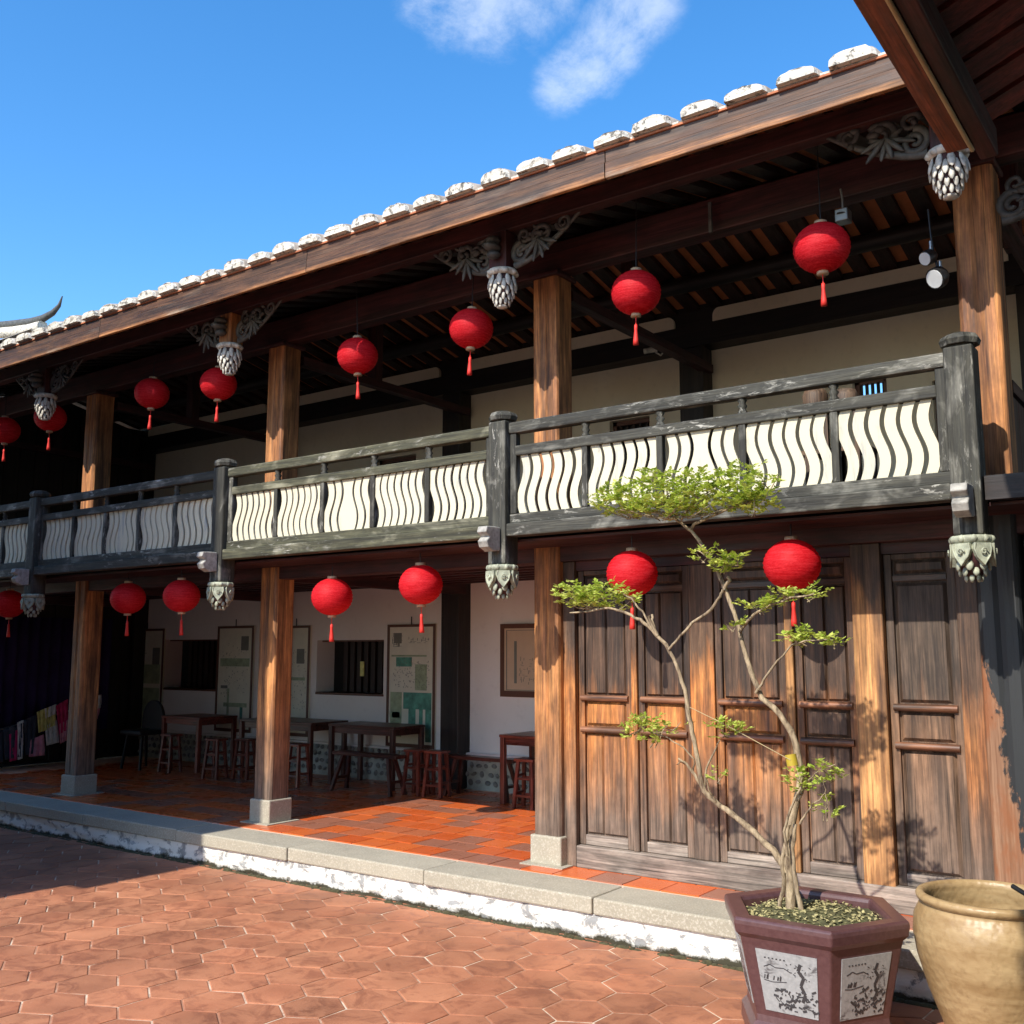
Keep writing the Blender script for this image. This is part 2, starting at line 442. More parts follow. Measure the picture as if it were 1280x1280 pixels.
# ------------------------------------------------------------------ mesh helpers
class MB:
    def __init__(s): s.v = []; s.f = []; s.sm = []
    def add(s, vs, fs, smooth=False):
        o = len(s.v); s.v += [tuple(v) for v in vs]
        for f in fs: s.f.append(tuple(i + o for i in f)); s.sm.append(smooth)
    def box(s, x0, x1, y0, y1, z0, z1):
        x0, x1 = sorted((x0, x1)); y0, y1 = sorted((y0, y1)); z0, z1 = sorted((z0, z1))
        s.add([(x0, y0, z0), (x1, y0, z0), (x1, y1, z0), (x0, y1, z0), (x0, y0, z1), (x1, y0, z1), (x1, y1, z1), (x0, y1, z1)],
              [(0, 3, 2, 1), (4, 5, 6, 7), (0, 1, 5, 4), (1, 2, 6, 5), (2, 3, 7, 6), (3, 0, 4, 7)])
        return s
    def cbox(s, x0, x1, y0, y1, z0, z1, c):     # box with its front (-Y) face chamfered: a fielded panel
        s.add([(x0, y1, z0), (x1, y1, z0), (x1, y1, z1), (x0, y1, z1), (x0 + c, y0, z0 + c), (x1 - c, y0, z0 + c), (x1 - c, y0, z1 - c), (x0 + c, y0, z1 - c)],
              [(0, 1, 2, 3)[::-1], (4, 5, 6, 7), (0, 1, 5, 4), (1, 2, 6, 5), (2, 3, 7, 6), (3, 0, 4, 7)])
        return s
    def beam(s, a, b, w, h, up=(0, 0, 1)):       # bar between two points
        a = Vector(a); b = Vector(b); d = (b - a).normalized(); u = Vector(up)
        sx = d.cross(u).normalized() * w / 2; sz = sx.cross(d).normalized() * h / 2
        vs = [p + i * sx + j * sz for p in (a, b) for i, j in ((-1, -1), (1, -1), (1, 1), (-1, 1))]
        s.add(vs, [(0, 1, 2, 3), (7, 6, 5, 4), (0, 4, 5, 1), (1, 5, 6, 2), (2, 6, 7, 3), (3, 7, 4, 0)])
        return s
    def tube(s, pts, rad, n=8, smooth=True, cap=True, sq=(1, 1)):
        pts = [Vector(p) for p in pts]
        if not hasattr(rad, '__len__'): rad = [rad] * len(pts)
        rings = []; ref = None
        for i, p in enumerate(pts):
            d = (pts[min(i + 1, len(pts) - 1)] - pts[max(i - 1, 0)]).normalized()
            if ref is None: ref = Vector((0, 0, 1)) if abs(d.z) < .9 else Vector((1, 0, 0))
            a = d.cross(ref).normalized(); b = a.cross(d).normalized(); ref = b
            rings.append([p + (a * math.cos(t) * sq[0] + b * math.sin(t) * sq[1]) * rad[i] for t in [2 * math.pi * k / n for k in range(n)]])
        vs = [v for r in rings for v in r]; fs = []
        for i in range(len(pts) - 1):
            for k in range(n):
                fs.append((i * n + k, i * n + (k + 1) % n, (i + 1) * n + (k + 1) % n, (i + 1) * n + k))
        s.add(vs, fs, smooth)
        if cap:
            s.add(rings[0], [tuple(range(n))[::-1]]); s.add(rings[-1], [tuple(range(n))])
        return s
    def lathe(s, prof, n=24, c=(0, 0, 0), rot=0, smooth=True):
        vs = [(c[0] + r * math.cos(rot + 2 * math.pi * k / n), c[1] + r * math.sin(rot + 2 * math.pi * k / n), c[2] + z) for r, z in prof for k in range(n)]
        fs = []
        for i in range(len(prof) - 1):
            for k in range(n):
                fs.append((i * n + k, i * n + (k + 1) % n, (i + 1) * n + (k + 1) % n, (i + 1) * n + k))
        s.add(vs, fs, smooth); return s
    def ell(s, c, ax, n=8, mrings=5):            # ellipsoid with three axis vectors
        c = Vector(c); A, B, Cc = [Vector(a) for a in ax]; vs = []; fs = []
        for i in range(mrings + 1):
            th = math.pi * i / mrings
            for k in range(n):
                ph = 2 * math.pi * k / n
                vs.append(c + A * math.sin(th) * math.cos(ph) + B * math.sin(th) * math.sin(ph) + Cc * math.cos(th))
        for i in range(mrings):
            for k in range(n):
                fs.append((i * n + k, (i + 1) * n + k, (i + 1) * n + (k + 1) % n, i * n + (k + 1) % n))
        s.add(vs, fs, True); return s
    def mesh(s, name):
        me = bpy.data.meshes.new(name); me.from_pydata(s.v, [], s.f); me.update()
        me.polygons.foreach_set('use_smooth', s.sm)
        return me
    def build(s, name, mat, parent=None, label=None, kind=None, bevel=0, loc=(0, 0, 0)):
        me = s.mesh(name)
        me.materials.append(mat)
        return link(name, me, parent, label, kind, bevel, loc)
def link(name, me, parent=None, label=None, kind=None, bevel=0, loc=(0, 0, 0)):
    o = bpy.data.objects.new(name, me); COL.objects.link(o); o.location = loc
    if parent is not None: o.parent = parent
    if label: o['label'] = label
    if kind: o['kind'] = kind
    if bevel:
        b = o.modifiers.new('bevel', 'BEVEL'); b.width = bevel; b.segments = 2; b.limit_method = 'ANGLE'; b.angle_limit = math.radians(50)
    return o
def tag(o, label, cat, group=None):
    o['label'] = label; o['category'] = cat
    if group: o['group'] = group
    return o
def thing(name, label, cat, loc=(0, 0, 0), group=None, rz=0):
    o = bpy.data.objects.new(name, None); COL.objects.link(o)
    o.location = loc; o.rotation_euler = (0, 0, rz); o.empty_display_size = .2
    return tag(o, label, cat, group)
def dup(root, loc, label, rz=None):
    r = root.copy(); COL.objects.link(r); r.location = loc
    if rz is not None: r.rotation_euler = (0, 0, rz)
    r['label'] = label
    for ch in list(root.children):
        c = ch.copy(); COL.objects.link(c); c.parent = r
        for g in list(ch.children):
            d = g.copy(); COL.objects.link(d); d.parent = c
    return r
def B(name, mat, parent, x0, x1, y0, y1, z0, z1, **k):
    return MB().box(x0, x1, y0, y1, z0, z1).build(name, mat, parent, **k)
# ------------------------------------------------------------------ main dimensions
ZF = .29                 # terrace floor
YK = 6.145               # kerb face
YC = 6.83                # column face
YP = 6.27                # hanging posts and railing
YW = 10.05               # back wall
BAY = 3.36
CX = [-1.255 - BAY * k for k in range(5)]
PX_ = [-1.27 - BAY * k for k in range(5)]
XL = -14.75
# ------------------------------------------------------------------ ground
g = bpy.data.objects.new('courtyard_ground', None); COL.objects.link(g); g['kind'] = 'structure'
MB().box(-150, 150, -150, YK + 60, -.3, -.02).build('ground', M['dirt'], None, kind='structure')
MB().box(-20, 6, -8, YK, -.02, 0).build('mortar_bed', M['mortar'], g)
HR = .1925
def hexverts(cx, cy, r, z):
    return [(cx + r * math.cos(math.radians(27 + 60 * k)), cy + r * math.sin(math.radians(27 + 60 * k)), z) for k in range(6)]
def hexmesh():
    mb = MB()
    v = hexverts(0, 0, HR - .0065, -.006) + hexverts(0, 0, HR - .007, .0025) + hexverts(0, 0, HR - .012, .0045)
    fs = [(i, (i + 1) % 6, 6 + (i + 1) % 6, 6 + i) for i in range(6)] + [(6 + i, 6 + (i + 1) % 6, 12 + (i + 1) % 6, 12 + i) for i in range(6)] + [tuple(range(12, 18))]
    mb.add(v, fs)
    return mb
hm = hexmesh(); hme = hm.mesh('hexagon_tile'); hme.materials.append(M['hex'])
cells = []
dx = HR * math.sqrt(3) * 1.0; dy = HR * 1.5
ca, sa = math.cos(math.radians(-3)), math.sin(math.radians(-3))
for j in range(-34, 20):
    for i in range(-45, 26):
        u = i * dx + (dx / 2 if j % 2 else 0); v = j * dy
        x = -3.447 + u * ca - v * sa; y = 5.54 + u * sa + v * ca
        if -15 < x < 3.5 and -3.5 < y < YK + .17: 
            px, py, k = project((x, y, 0))
            vis = k > .5 and -30 < px < 1310 and py < 1320
            cells.append((vis, 1 / max(k, .1) ** 2 if vis else 0, x, y))
cells.sort(key=lambda c: (-c[0], -c[1]))
rest = MB()
for n_, (vis, a, x, y) in enumerate(cells):
    if n_ < 300 and vis:
        o = link('hexagon_tile', hme, g, loc=(x, y, random.uniform(-.0015, .0015)))
        o.rotation_euler = (random.uniform(-.006, .006), random.uniform(-.006, .006), math.radians(60 * random.randrange(6)))
    else:
        rest.add([(vx + x, vy + y, vz) for vx, vy, vz in hm.v], hm.f)
rest.build('hexagon_tiles', M['hex'], g, kind='stuff')
# moss at the kerb foot
mo = MB(); x = -14
random.seed(3)
while x < 0:
    h = random.uniform(.004, .02) + (.012 if random.random() < .25 else 0); l = random.uniform(.02, .07)
    mo.ell((x, YK - .012, .0), ((l, 0, 0), (0, .022 + h * .5, 0), (0, 0, h)), 6, 4); x += l * 1.1
mo.build('moss', M['grass'], None, kind='stuff', label='dark moss growing along the foot of the whitewashed kerb')
bpy.data.objects['moss']['category'] = 'moss'
# ------------------------------------------------------------------ kerb
kb = bpy.data.objects.new('terrace_kerb', None); COL.objects.link(kb); kb['kind'] = 'structure'
def wavy(x0, x1, nseg, yf, z0, z1, amp):
    mb = MB(); vs = []; rows = 7
    for i in range(nseg + 1):
        xx = x0 + (x1 - x0) * i / nseg
        for j in range(rows):
            zz = z0 + (z1 - z0) * j / (rows - 1)
            a = amp * (math.sin(xx * 3.1 + j) * .4 + math.sin(xx * 7.7 + j * 2.1) * .3 + random.uniform(-.5, .5))
            vs.append((xx, yf + a * (0 if j == rows - 1 else 1), zz))
    fs = [(i * rows + j, (i + 1) * rows + j, (i + 1) * rows + j + 1, i * rows + j + 1) for i in range(nseg) for j in range(rows - 1)]
    mb.add(vs, fs, True); return mb
wk = wavy(-16, 4, 420, YK + .022, -.01, .172, .014)
wk.build('whitewashed_base', M['whitewash'], kb)
jx = [-16.0] + [-14.49 + 1.53 * k + random.uniform(-.02, .02) for k in range(11)] + [2.8]
for i, (a, b) in enumerate(zip(jx, jx[1:])):
    o = MB().box(a + .004, b - .004, YK + random.uniform(-.006, .004), 6.575, .172, .284 + random.uniform(-.003, .003)).build('kerb_stone', M['granite'], kb, bevel=.012)
# ------------------------------------------------------------------ terrace floor
tf = bpy.data.objects.new('terrace_floor', None); COL.objects.link(tf); tf['kind'] = 'structure'
B('floor_bed', M['fmortar'], tf, -18, 4, 6.56, 10.4, .05, .281)
tw = .30
tmesh = MB().box(-tw / 2 + .006, tw / 2 - .006, -tw / 2 + .007, tw / 2 - .007, -.012, .006).mesh('floor_tile')
tmesh.materials.append(M['ftile'])
tl = []
for j in range(12):
    for i in range(-46, 16):
        x = i * tw + (.13 if j % 2 else 0) - .05; y = 6.585 + tw / 2 + j * tw
        if x > 3 or y > 10: continue
        if x + .15 > -4.3 and y > 7.15: continue
        px, py, k = project((x, y, ZF)); vis = k > 0 and -20 < px < 1300 and py < 1290
        tl.append((vis, 1 / max(.1, k) ** 2, x, y))
tl.sort(key=lambda c: (-c[0], -c[1])); fr = MB()
for n_, (vis, a, x, y) in enumerate(tl):
    if n_ < 300 and vis:
        link('floor_tile', tmesh, tf, loc=(x, y, .284 + random.uniform(-.001, .001)))
    else: fr.box(x - tw / 2 + .004, x + tw / 2 - .004, y - tw / 2 + .004, y + tw / 2 - .004, .272, .29)
fr.build('floor_tiles', M['ftile'], tf, kind='stuff')
# ================================================================== the timber building
H = thing('timber_building', 'long two-storey timber building with a carved balcony and dark shaded galleries', 'building', (-8, 8.3, 0))
HB = []
def part(mb, name, mat, parent=None, **k):
    """a part of the building; meshes are written in world coordinates"""
    p = parent if parent is not None else H
    o = mb.build(name, mat, None, **k)
    o.parent = p
    wl = Vector((0, 0, 0)); q = p
    while q is not None: wl += q.location; q = q.parent
    o.location = o.location - wl
    return o
def pb(name, mat, x0, x1, y0, y1, z0, z1, parent=None, **k):
    return part(MB().box(x0, x1, y0, y1, z0, z1), name, mat, parent, **k)
# --- walls
def wall_with_holes(x0, x1, z0, z1, holes, y, depth, name, mat):
    mb = MB(); xs = sorted({x0, x1, *[h[0] for h in holes], *[h[1] for h in holes]})
    zs = sorted({z0, z1, *[h[2] for h in holes], *[h[3] for h in holes]})
    for a, b in zip(xs, xs[1:]):
        for c, d in zip(zs, zs[1:]):
            mx, mz = (a + b) / 2, (c + d) / 2
            if any(h[0] < mx < h[1] and h[2] < mz < h[3] for h in holes): continue
            mb.box(a, b, y, y + depth, c, d)
    return part(mb, name, mat)
def sc(v): return v * YW / 9.75
def sz(v): return CAM_H + (v - CAM_H) * YW / 9.75
lowholes = [(sc(-10.346), sc(-9.11), sz(1.40), sz(2.095)), (sc(-13.75), sc(-12.459), sz(1.39), sz(2.125))]
wall_with_holes(XL - .1, 3, .7, 2.95, lowholes, YW, .42, 'ground_floor_wall', M['plaster_low'])
uph = []
for (xa, xb, yt) in ((762, 812, 527), (1065, 1108, 474), (1165, 1215, 476), (470, 520, 575)):
    a = P(xa, yt, YW); b = P(xb, yt, YW); uph.append((a.x, b.x, a.z - (.24 if xa == 1065 else .62), a.z))
uph.sort()
wall_with_holes(XL - .1, 4, 2.95, 5.75, uph, YW, .3, 'upper_wall', M['plaster'])
for h in uph:
    w = pb('window', M['frame'], h[0], h[1], YW + .10, YW + .14, h[2], h[2] + .04)
    part(MB().box(h[0], h[0] + .05, YW + .08, YW + .14, h[2], h[3]).box(h[1] - .05, h[1], YW + .08, YW + .14, h[2], h[3]).box(h[0], h[1], YW + .08, YW + .14, h[3] - .05, h[3]), 'window_frame', M['frame'], w)
    if not (-3.2 < h[0] < -2.6): pb('window_back', M['black'], h[0], h[1], YW + .16, YW + .18, h[2], h[3], w)
    n_ = 5
    for i in range(n_):
        xx = h[0] + (h[1] - h[0]) * (i + 1) / (n_ + 1)
        part(MB().tube([(xx, YW + .11, h[2]), (xx, YW + .11, h[3])], .018, 6), 'window_bar', M['bars'], w)
for i, h in enumerate(lowholes):
    w = pb('window', M['frame'], h[0] - .005, h[1] + .01, YW - .012, YW + .38, h[2] - .03, h[2], bevel=.004)
    pb('window_back', M['black'], h[0], h[1], YW + .34, YW + .40, h[2], h[3], w)
    nb = 8
    for k in range(nb):
        xx = h[0] + .22 + (h[1] - h[0] - .22) * (k + .5) / nb
        pb('window_bar', M['bars'], xx - .04, xx + .04, YW + .28, YW + .31, h[2], h[3], w)
    pb('window_lintel', M['frame'], h[0] - .01, h[1] + .01, YW + .1, YW + .2, h[3] - .02, h[3] + .002, w)
# cobble dado
M['dado'] = plain('grey_green_rendered_dado', (.40, .40, .34), .9, .3, 6, .3)
pb('dado', M['dado'], XL - .1, 3, YW - .05, YW + .3, .2, .70)
cb = MB(); random.seed(11)
x = XL
while x < -4:
    for j, zz in enumerate((.37, .47, .57, .655)):
        cb.ell((x + random.uniform(-.02, .02) + (.05 if j % 2 else 0), YW - .05, zz + random.uniform(-.008, .008)),
               ((random.uniform(.028, .045), 0, random.uniform(-.01, .01)), (0, .03, 0), (0, 0, random.uniform(.022, .042))), 8, 5)
    x += .115
part(cb, 'dado_cobbles', M['cobble'], kind='stuff')
part(MB().box(XL - .1, 3, YW - .075, YW + .0, .69, .715), 'dado_ledge', M['plaster_low'])
# wall posts and wall beams
for k, cx in enumerate(CX):
    x = cx - .08
    pb('wall_post', M['blackbrown_z'], x - .15, x + .13, YW - .24, YW + .02, ZF, 2.87, bevel=.01)
    pb('upper_wall_post', M['blackbrown_z'], x - .16, x + .12, YW - .24, YW + .02, 2.95, 5.22, bevel=.01)
    part(MB().beam((cx + .05, YC + .3, 4.98), (cx + .05, YW - .1, 4.98), .10, .09), 'tie_beam', M['dark_y'])
    part(MB().beam((cx, YC + .3, 2.72), (cx, YW - .1, 2.72), .12, .14), 'tie_beam', M['dark_y'])
    pb('roof_strut', M['dark_z'], cx - .06, cx + .06, 8.25, 8.37, 5.0, 5.72)
pb('upper_wall_beam', M['blackbrown'], XL - .1, 4, YW - .25, YW, 5.22, 5.46)
pb('ground_wall_beam', M['blackbrown'], XL - .1, 3, YW - .2, YW, 2.87, 2.98)
for k in range(5):      # pale plaster strips over the beam, rounded at their ends
    a = CX[k] - BAY + .18; b = CX[k] - .28
    z0, z1 = 5.46, 5.60
    pts = []
    for t in range(7): an = math.pi / 2 + math.pi / 2 * t / 6; pts.append((a + .07 + .07 * math.cos(an), z1 - .09 + .09 * math.sin(an)))
    pts += [(a, z0), (b, z0)]
    for t in range(7): an = math.pi / 2 * t / 6; pts.append((b - .07 + .07 * math.cos(an), z1 - .09 + .09 * math.sin(an)))
    mb = MB(); n_ = len(pts)
    mb.add([(p[0], YW - .262, p[1]) for p in pts] + [(p[0], YW - .2, p[1]) for p in pts], [tuple(range(n_))] + [(i, i + n_, (i + 1) % n_ + n_, (i + 1) % n_) for i in range(n_)])
    part(mb, 'plaster_strip', M['plaster'])
pb('wall_plate', M['blackbrown'], XL - .1, 4, YW - .22, YW + .1, 5.46, 5.80)
# dark left end
for zz0, zz1, nm in ((ZF, 2.88, 'end_wall'), (2.95, 5.6, 'upper_end_wall')):
    w = pb(nm, M['blackbrown_z'], XL - .12, XL - .03, 6.6, YW, zz0, zz1)
    y = 6.62
    while y < YW - .3:
        pb('plank', M['blackbrown_z'], XL - .035, XL + random.uniform(-.004, .006), y, y + .225, zz0 + .01, zz1 - .01, w); y += .235
gb = MB(); gy = [(6.3, 5.38), (8.35, 5.89), (10.05, 5.54), (10.05, 2.95), (6.3, 2.95)]
gb.add([(XL - .14, a, b) for a, b in gy] + [(XL - .125, a, b) for a, b in gy], [tuple(range(5)), tuple(range(5, 10))[::-1]] + [(i, (i + 1) % 5, (i + 1) % 5 + 5, i + 5) for i in range(5)])
part(gb, 'gable_board', M['blackbrown_z'])
# --- columns
def colmesh(x0, y0, w, z0, z1, ch=.028, groove=.010):
    s = w; pts = []
    # square with stepped, rounded arrises
    base = [(ch, 0), (s * .5 - .03, 0), (s * .5, groove), (s * .5 + .03, 0), (s - ch, 0), (s - ch * .35, ch * .35), (s, ch), (s, s - ch), (s - ch * .35, s - ch * .35), (s - ch, s), (ch, s), (ch * .35, s - ch * .35), (0, s - ch), (0, ch), (ch * .35, ch * .35)]
    n_ = len(base); mb = MB()
    mb.add([(x0 + a, y0 + b, z0) for a, b in base] + [(x0 + a, y0 + b, z1) for a, b in base],
           [tuple(range(n_))[::-1], tuple(range(n_, 2 * n_))] + [(i, (i + 1) % n_, (i + 1) % n_ + n_, i + n_) for i in range(n_)])
    return mb
def column_at(cx, k):
    last = (k == 0)
    c = part(colmesh(cx - .125, YC, .25, ZF + .22, 2.83), 'column', M['column'] if not last else M['peeled'])
    part(MB().box(cx - .145, cx + .145, YC - .02, YC + .27, ZF, ZF + .222), 'stone_base', M['granite'], c, bevel=.012)
    part(MB().box(cx - .20, cx + .20, YC - .085, YC + .33, ZF - .005, ZF + .008), 'stone_pad', M['granite'], c)
    u = part(colmesh(cx - .125, YC, .25, 2.95, 5.10), 'upper_column', M['column_up'])
    part(MB().box(cx - .15, cx + .15, YC - .03, YC + .28, 5.07, 5.11), 'column_cap', M['dark_x'], u, bevel=.01)
for k, cx in enumerate(CX): column_at(cx, k)
# --- ground floor beams and ceiling
pb('ground_beam', M['dark_x'], XL, 3, YC + .03, YC + .2, 2.66, 2.84, bevel=.01)
pb('soffit_board', M['dark_x'], XL, 3, YP + .1, YC + .03, 2.78, 2.80)
y = 7.15
while y < YW - .25:
    pb('ceiling_joist', M['dark_x'], XL, 3, y, y + .09, 2.76, 2.86, bevel=.005); y += .27
pb('ceiling_boards', M['blackbrown'], XL, 3, YC, YW, 2.86, 2.885)
pb('balcony_floor', M['blackbrown'], XL, 3.2, YP + .05, YW, 2.89, 2.95)
# --- balcony railing
def slatmesh(sign, w=.034):
    mb = MB(); n_ = 14; z0, z1 = 2.975, 3.445; A = .030 * sign; vs = []
    for i in range(n_ + 1):
        t = i / n_; z = z1 - (z1 - z0) * t; xo = A * math.sin(2 * math.pi * t)
        vs += [(xo - w, -.007, z), (xo + w, -.007, z), (xo + w, .007, z), (xo - w, .007, z)]
    fs = [(0, 1, 2, 3)[::-1], tuple(4 * n_ + q for q in range(4))]
    for i in range(n_):
        for q in range(4): fs.append((4 * i + q, 4 * i + (q + 1) % 4, 4 * i + 4 + (q + 1) % 4, 4 * i + 4 + q)[::-1])
    mb.add(vs, fs); me = mb.mesh('slat'); me.materials.append(M['slat']); return me
SA, SB = slatmesh(1), slatmesh(-1)
SA7, SB7 = slatmesh(1, .029), slatmesh(-1, .029)
YF = YP - .075
# front faces lie near 6.2
for k in range(4):
    xr = PX_[k] - .085; xl = PX_[k + 1] + .085
    if k == 3: pass
    mat_b = M['rail_x'] if k != 1 else M['rail_green']
    rl = pb('balcony_railing', mat_b, xl - .0, xr + .0, YP - .03, YP + .03, 2.912, 2.985, bevel=.006)
    def sp(name, x0, x1, y0, y1, z0, z1, mat=M['rail_x'], bev=.005): 
        return part(MB().box(x0, x1, y0, y1, z0, z1), name, mat, rl, bevel=bev)
    sp('edge_beam', xl - .003, xr + .003, YF, YP + .05, 2.81, 2.908, mat_b, .01)
    sp('mid_rail', xl + .055, xr - .055, YP - .035, YP + .035, 3.435, 3.512, mat_b, .008)
    sp('top_rail', xl - .002, xr + .002, YP - .045, YP + .045, 3.612, 3.70, mat_b, .012)
    for xx in (xl + .005, xr - .060):
        sp('end_stile', xx, xx + .055, YP - .03, YP + .03, 2.986, 3.611, M['rail_z'])
    x0 = xl + .06; x1 = xr - .06; pw = (x1 - x0) / 5
    for i in range(5):
        if i: 
            xx = x0 + i * pw
            sp('stile', xx - .024, xx + .024, YP - .028, YP + .028, 2.986, 3.434, M['rail_z'])
            mb = MB(); mb.lathe([(.03, 0), (.034, .01), (.02, .03), (.034, .05), (.02, .07), (.034, .09), (.03, .099)], 8, (xx, YP, 3.5125))
            part(mb, 'spacer_block', M['rail_z'], rl)
        a = x0 + i * pw + (.03 if i else .01); b = x0 + (i + 1) * pw - (.03 if i < 4 else .01)
        ns = 6 if k != 1 or i == 2 else 7
        for q in range(ns):
            xx = a + (b - a) * (q + .5) / ns
            if i == 2 and q in (2, 3): continue
            typ = (SA if ns == 6 else SA7) if (i < 2 or (i == 2 and q < 3)) else (SB if ns == 6 else SB7)
            o = link('slat', typ, rl, loc=Vector((xx, YP, 0)) - rl.location - H.location)
            o.location.x += random.uniform(-.002, .002)
            o.rotation_euler = (0, 0, random.uniform(-.05, .05))
def vasemesh(pitch):
    mb = MB(); n_ = 14; z0, z1 = 2.975, 3.445; vs = []
    for i in range(n_ + 1):
        t = i / n_; z = z1 - (z1 - z0) * t; h = pitch - .012 - .030 * math.sin(2 * math.pi * t)
        vs += [(-h, -.006, z), (h, -.006, z), (h, .006, z), (-h, .006, z)]
    fs = [(0, 1, 2, 3)[::-1], tuple(4 * n_ + q for q in range(4))]
    for i in range(n_):
        for q in range(4): fs.append((4 * i + q, 4 * i + (q + 1) % 4, 4 * i + 4 + (q + 1) % 4, 4 * i + 4 + q)[::-1])
    mb.add(vs, fs); me = mb.mesh('slat'); me.materials.append(M['slat']); return me
VM = vasemesh(.0925)
for k, rl in enumerate(sorted((o for o in H.children if o.name.startswith('balcony_railing')), key=lambda o: o.name)):
    xr = PX_[k] - .085; xl = PX_[k + 1] + .085
    link('slat', VM, rl, loc=Vector(((xl + xr) / 2, YP, 0)) - rl.location - H.location)
def petals(mb, cx, cy, z0, z1, r0, r1, rows, n, L, W_, tilt=.35):
    for i in range(rows):
        t = i / max(1, rows - 1); z = z0 + (z1 - z0) * t; r = r0 + (r1 - r0) * t ** 1.5
        for k in range(n):
            a = 2 * math.pi * (k + .5 * (i % 2)) / n + .2
            d = Vector((math.cos(a), math.sin(a), 0)); s_ = Vector((-math.sin(a), math.cos(a), 0))
            c = Vector((cx, cy, z)) + d * r
            down = (Vector((0, 0, -1)) * math.cos(tilt) + d * math.sin(tilt) * (1 - t * .8)).normalized()
            nrm = s_.cross(down)
            mb.ell(c, (s_ * W_ * (1 - .35 * t), nrm * .012, down * L * (1 - .25 * t)), 6, 5)
def finial(cx, cy, top, kind, parent):
    """kind 0: pine-cone bud under the eave; 1: lotus bud under the balcony"""
    core = MB(); mb = MB()
    if kind == 0:
        core.lathe([(.06, 0), (.09, -.06), (.095, -.12), (.085, -.20), (.05, -.27), (.035, -.30), (0, -.302)], 12, (cx, cy, top))
        mb.lathe([(.08, 0), (.118, -.004), (.125, -.022), (.108, -.045), (.09, -.05)], 16, (cx, cy, top))
        for i in range(9):
            an = 2 * math.pi * i / 9; mb.ell((cx + .105 * math.cos(an), cy + .105 * math.sin(an), top - .028), ((.03, 0, 0), (0, .03, 0), (0, 0, .024)), 6, 4)
        petals(mb, cx, cy, top - .10, top - .255, .104, .055, 5, 9, .056, .025, .25)
        mb.lathe([(.03, -.27), (.042, -.29), (.042, -.305), (0, -.31)], 10, (cx, cy, top))
    else:
        core.lathe([(.06, 0), (.088, -.05), (.086, -.12), (.07, -.19), (.035, -.25), (0, -.26)], 12, (cx, cy, top))
        mb.lathe([(.08, 0), (.112, -.004), (.118, -.02), (.11, -.045), (.09, -.052)], 16, (cx, cy, top))
        for a in range(10):
            an = 2 * math.pi * a / 10; mb.ell((cx + .104 * math.cos(an), cy + .104 * math.sin(an), top - .024), ((.024, 0, 0), (0, .024, 0), (0, 0, .024)), 6, 4)
        for a in range(6):      # big pointed petals with a scroll curl
            an = 2 * math.pi * a / 6 + .2; d = Vector((math.cos(an), math.sin(an), 0)); s_ = Vector((-d.y, d.x, 0)); o_ = Vector((cx, cy, top))
            out = [(-.9, -.05), (-1.0, -.085), (-.75, -.125), (0, -.178), (.75, -.125), (1.0, -.085), (.9, -.05)]
            f_ = [o_ + d * (.112 + .010 * (1 - abs(u)) - .06 * max(0, -z_ - .12)) + s_ * u * .050 + Vector((0, 0, z_)) for u, z_ in out]
            bk = [v - d * .03 for v in f_]; n_ = 7
            mb.add(f_ + bk, [tuple(range(n_)), tuple(range(n_, 2 * n_))[::-1]] + [(i, n_ + i, n_ + (i + 1) % n_, (i + 1) % n_) for i in range(n_)])
            mb.tube(f_, .006, 5)
            pts = [o_ + d * .126 + s_ * (.024 - .0024 * q) * math.cos(q * .9) + Vector((0, 0, -.10 + (.024 - .0024 * q) * math.sin(q * .9))) for q in range(10)]
            mb.tube(pts, .0055, 5)
        petals(mb, cx, cy, top - .175, top - .245, .085, .042, 3, 7, .030, .024, .15)
    part(core, 'finial_core', M['dark_z'], parent)
    return part(mb, 'lotus_finial' if kind else 'pine_cone_finial', M['carve_green'] if kind else M['carve_white'], parent)
for k, x in enumerate(PX_):
    post = MB().box(x - .082, x + .082, YF - .012, YP + .09, 2.6, 3.715)
    p = part(post, 'railing_post', M['rail_z'], bevel=.012)
    cap = MB(); cap.lathe([(.075, 0), (.075, .012), (.108, .016), (.118, .045), (.104, .072), (.06, .09), (0, .094)], 8, (x, YP, 3.712), math.pi / 8, False)
    part(cap, 'post_cap', M['rail_z'], p)
    finial(x, YP - .01, 2.60, 1, p)
    # carved beam end poking out through the post
    be = MB(); prof = [(YF - .02, 2.70), (YF - .10, 2.69), (YF - .17, 2.72), (YF - .19, 2.765), (YF - .15, 2.80), (YF - .20, 2.83), (YF - .185, 2.875), (YF - .10, 2.88), (YF - .02, 2.88)]
    n_ = len(prof)
    be.add([(x - .045, a, b) for a, b in prof] + [(x + .045, a, b) for a, b in prof], [tuple(range(n_))[::-1], tuple(range(n_, 2 * n_))] + [(i, i + 1, i + 1 + n_, i + n_) for i in range(n_ - 1)] + [(n_ - 1, 0, n_, 2 * n_ - 1)])
    part(be, 'carved_beam_end', M['carve_block'], p, bevel=.008)
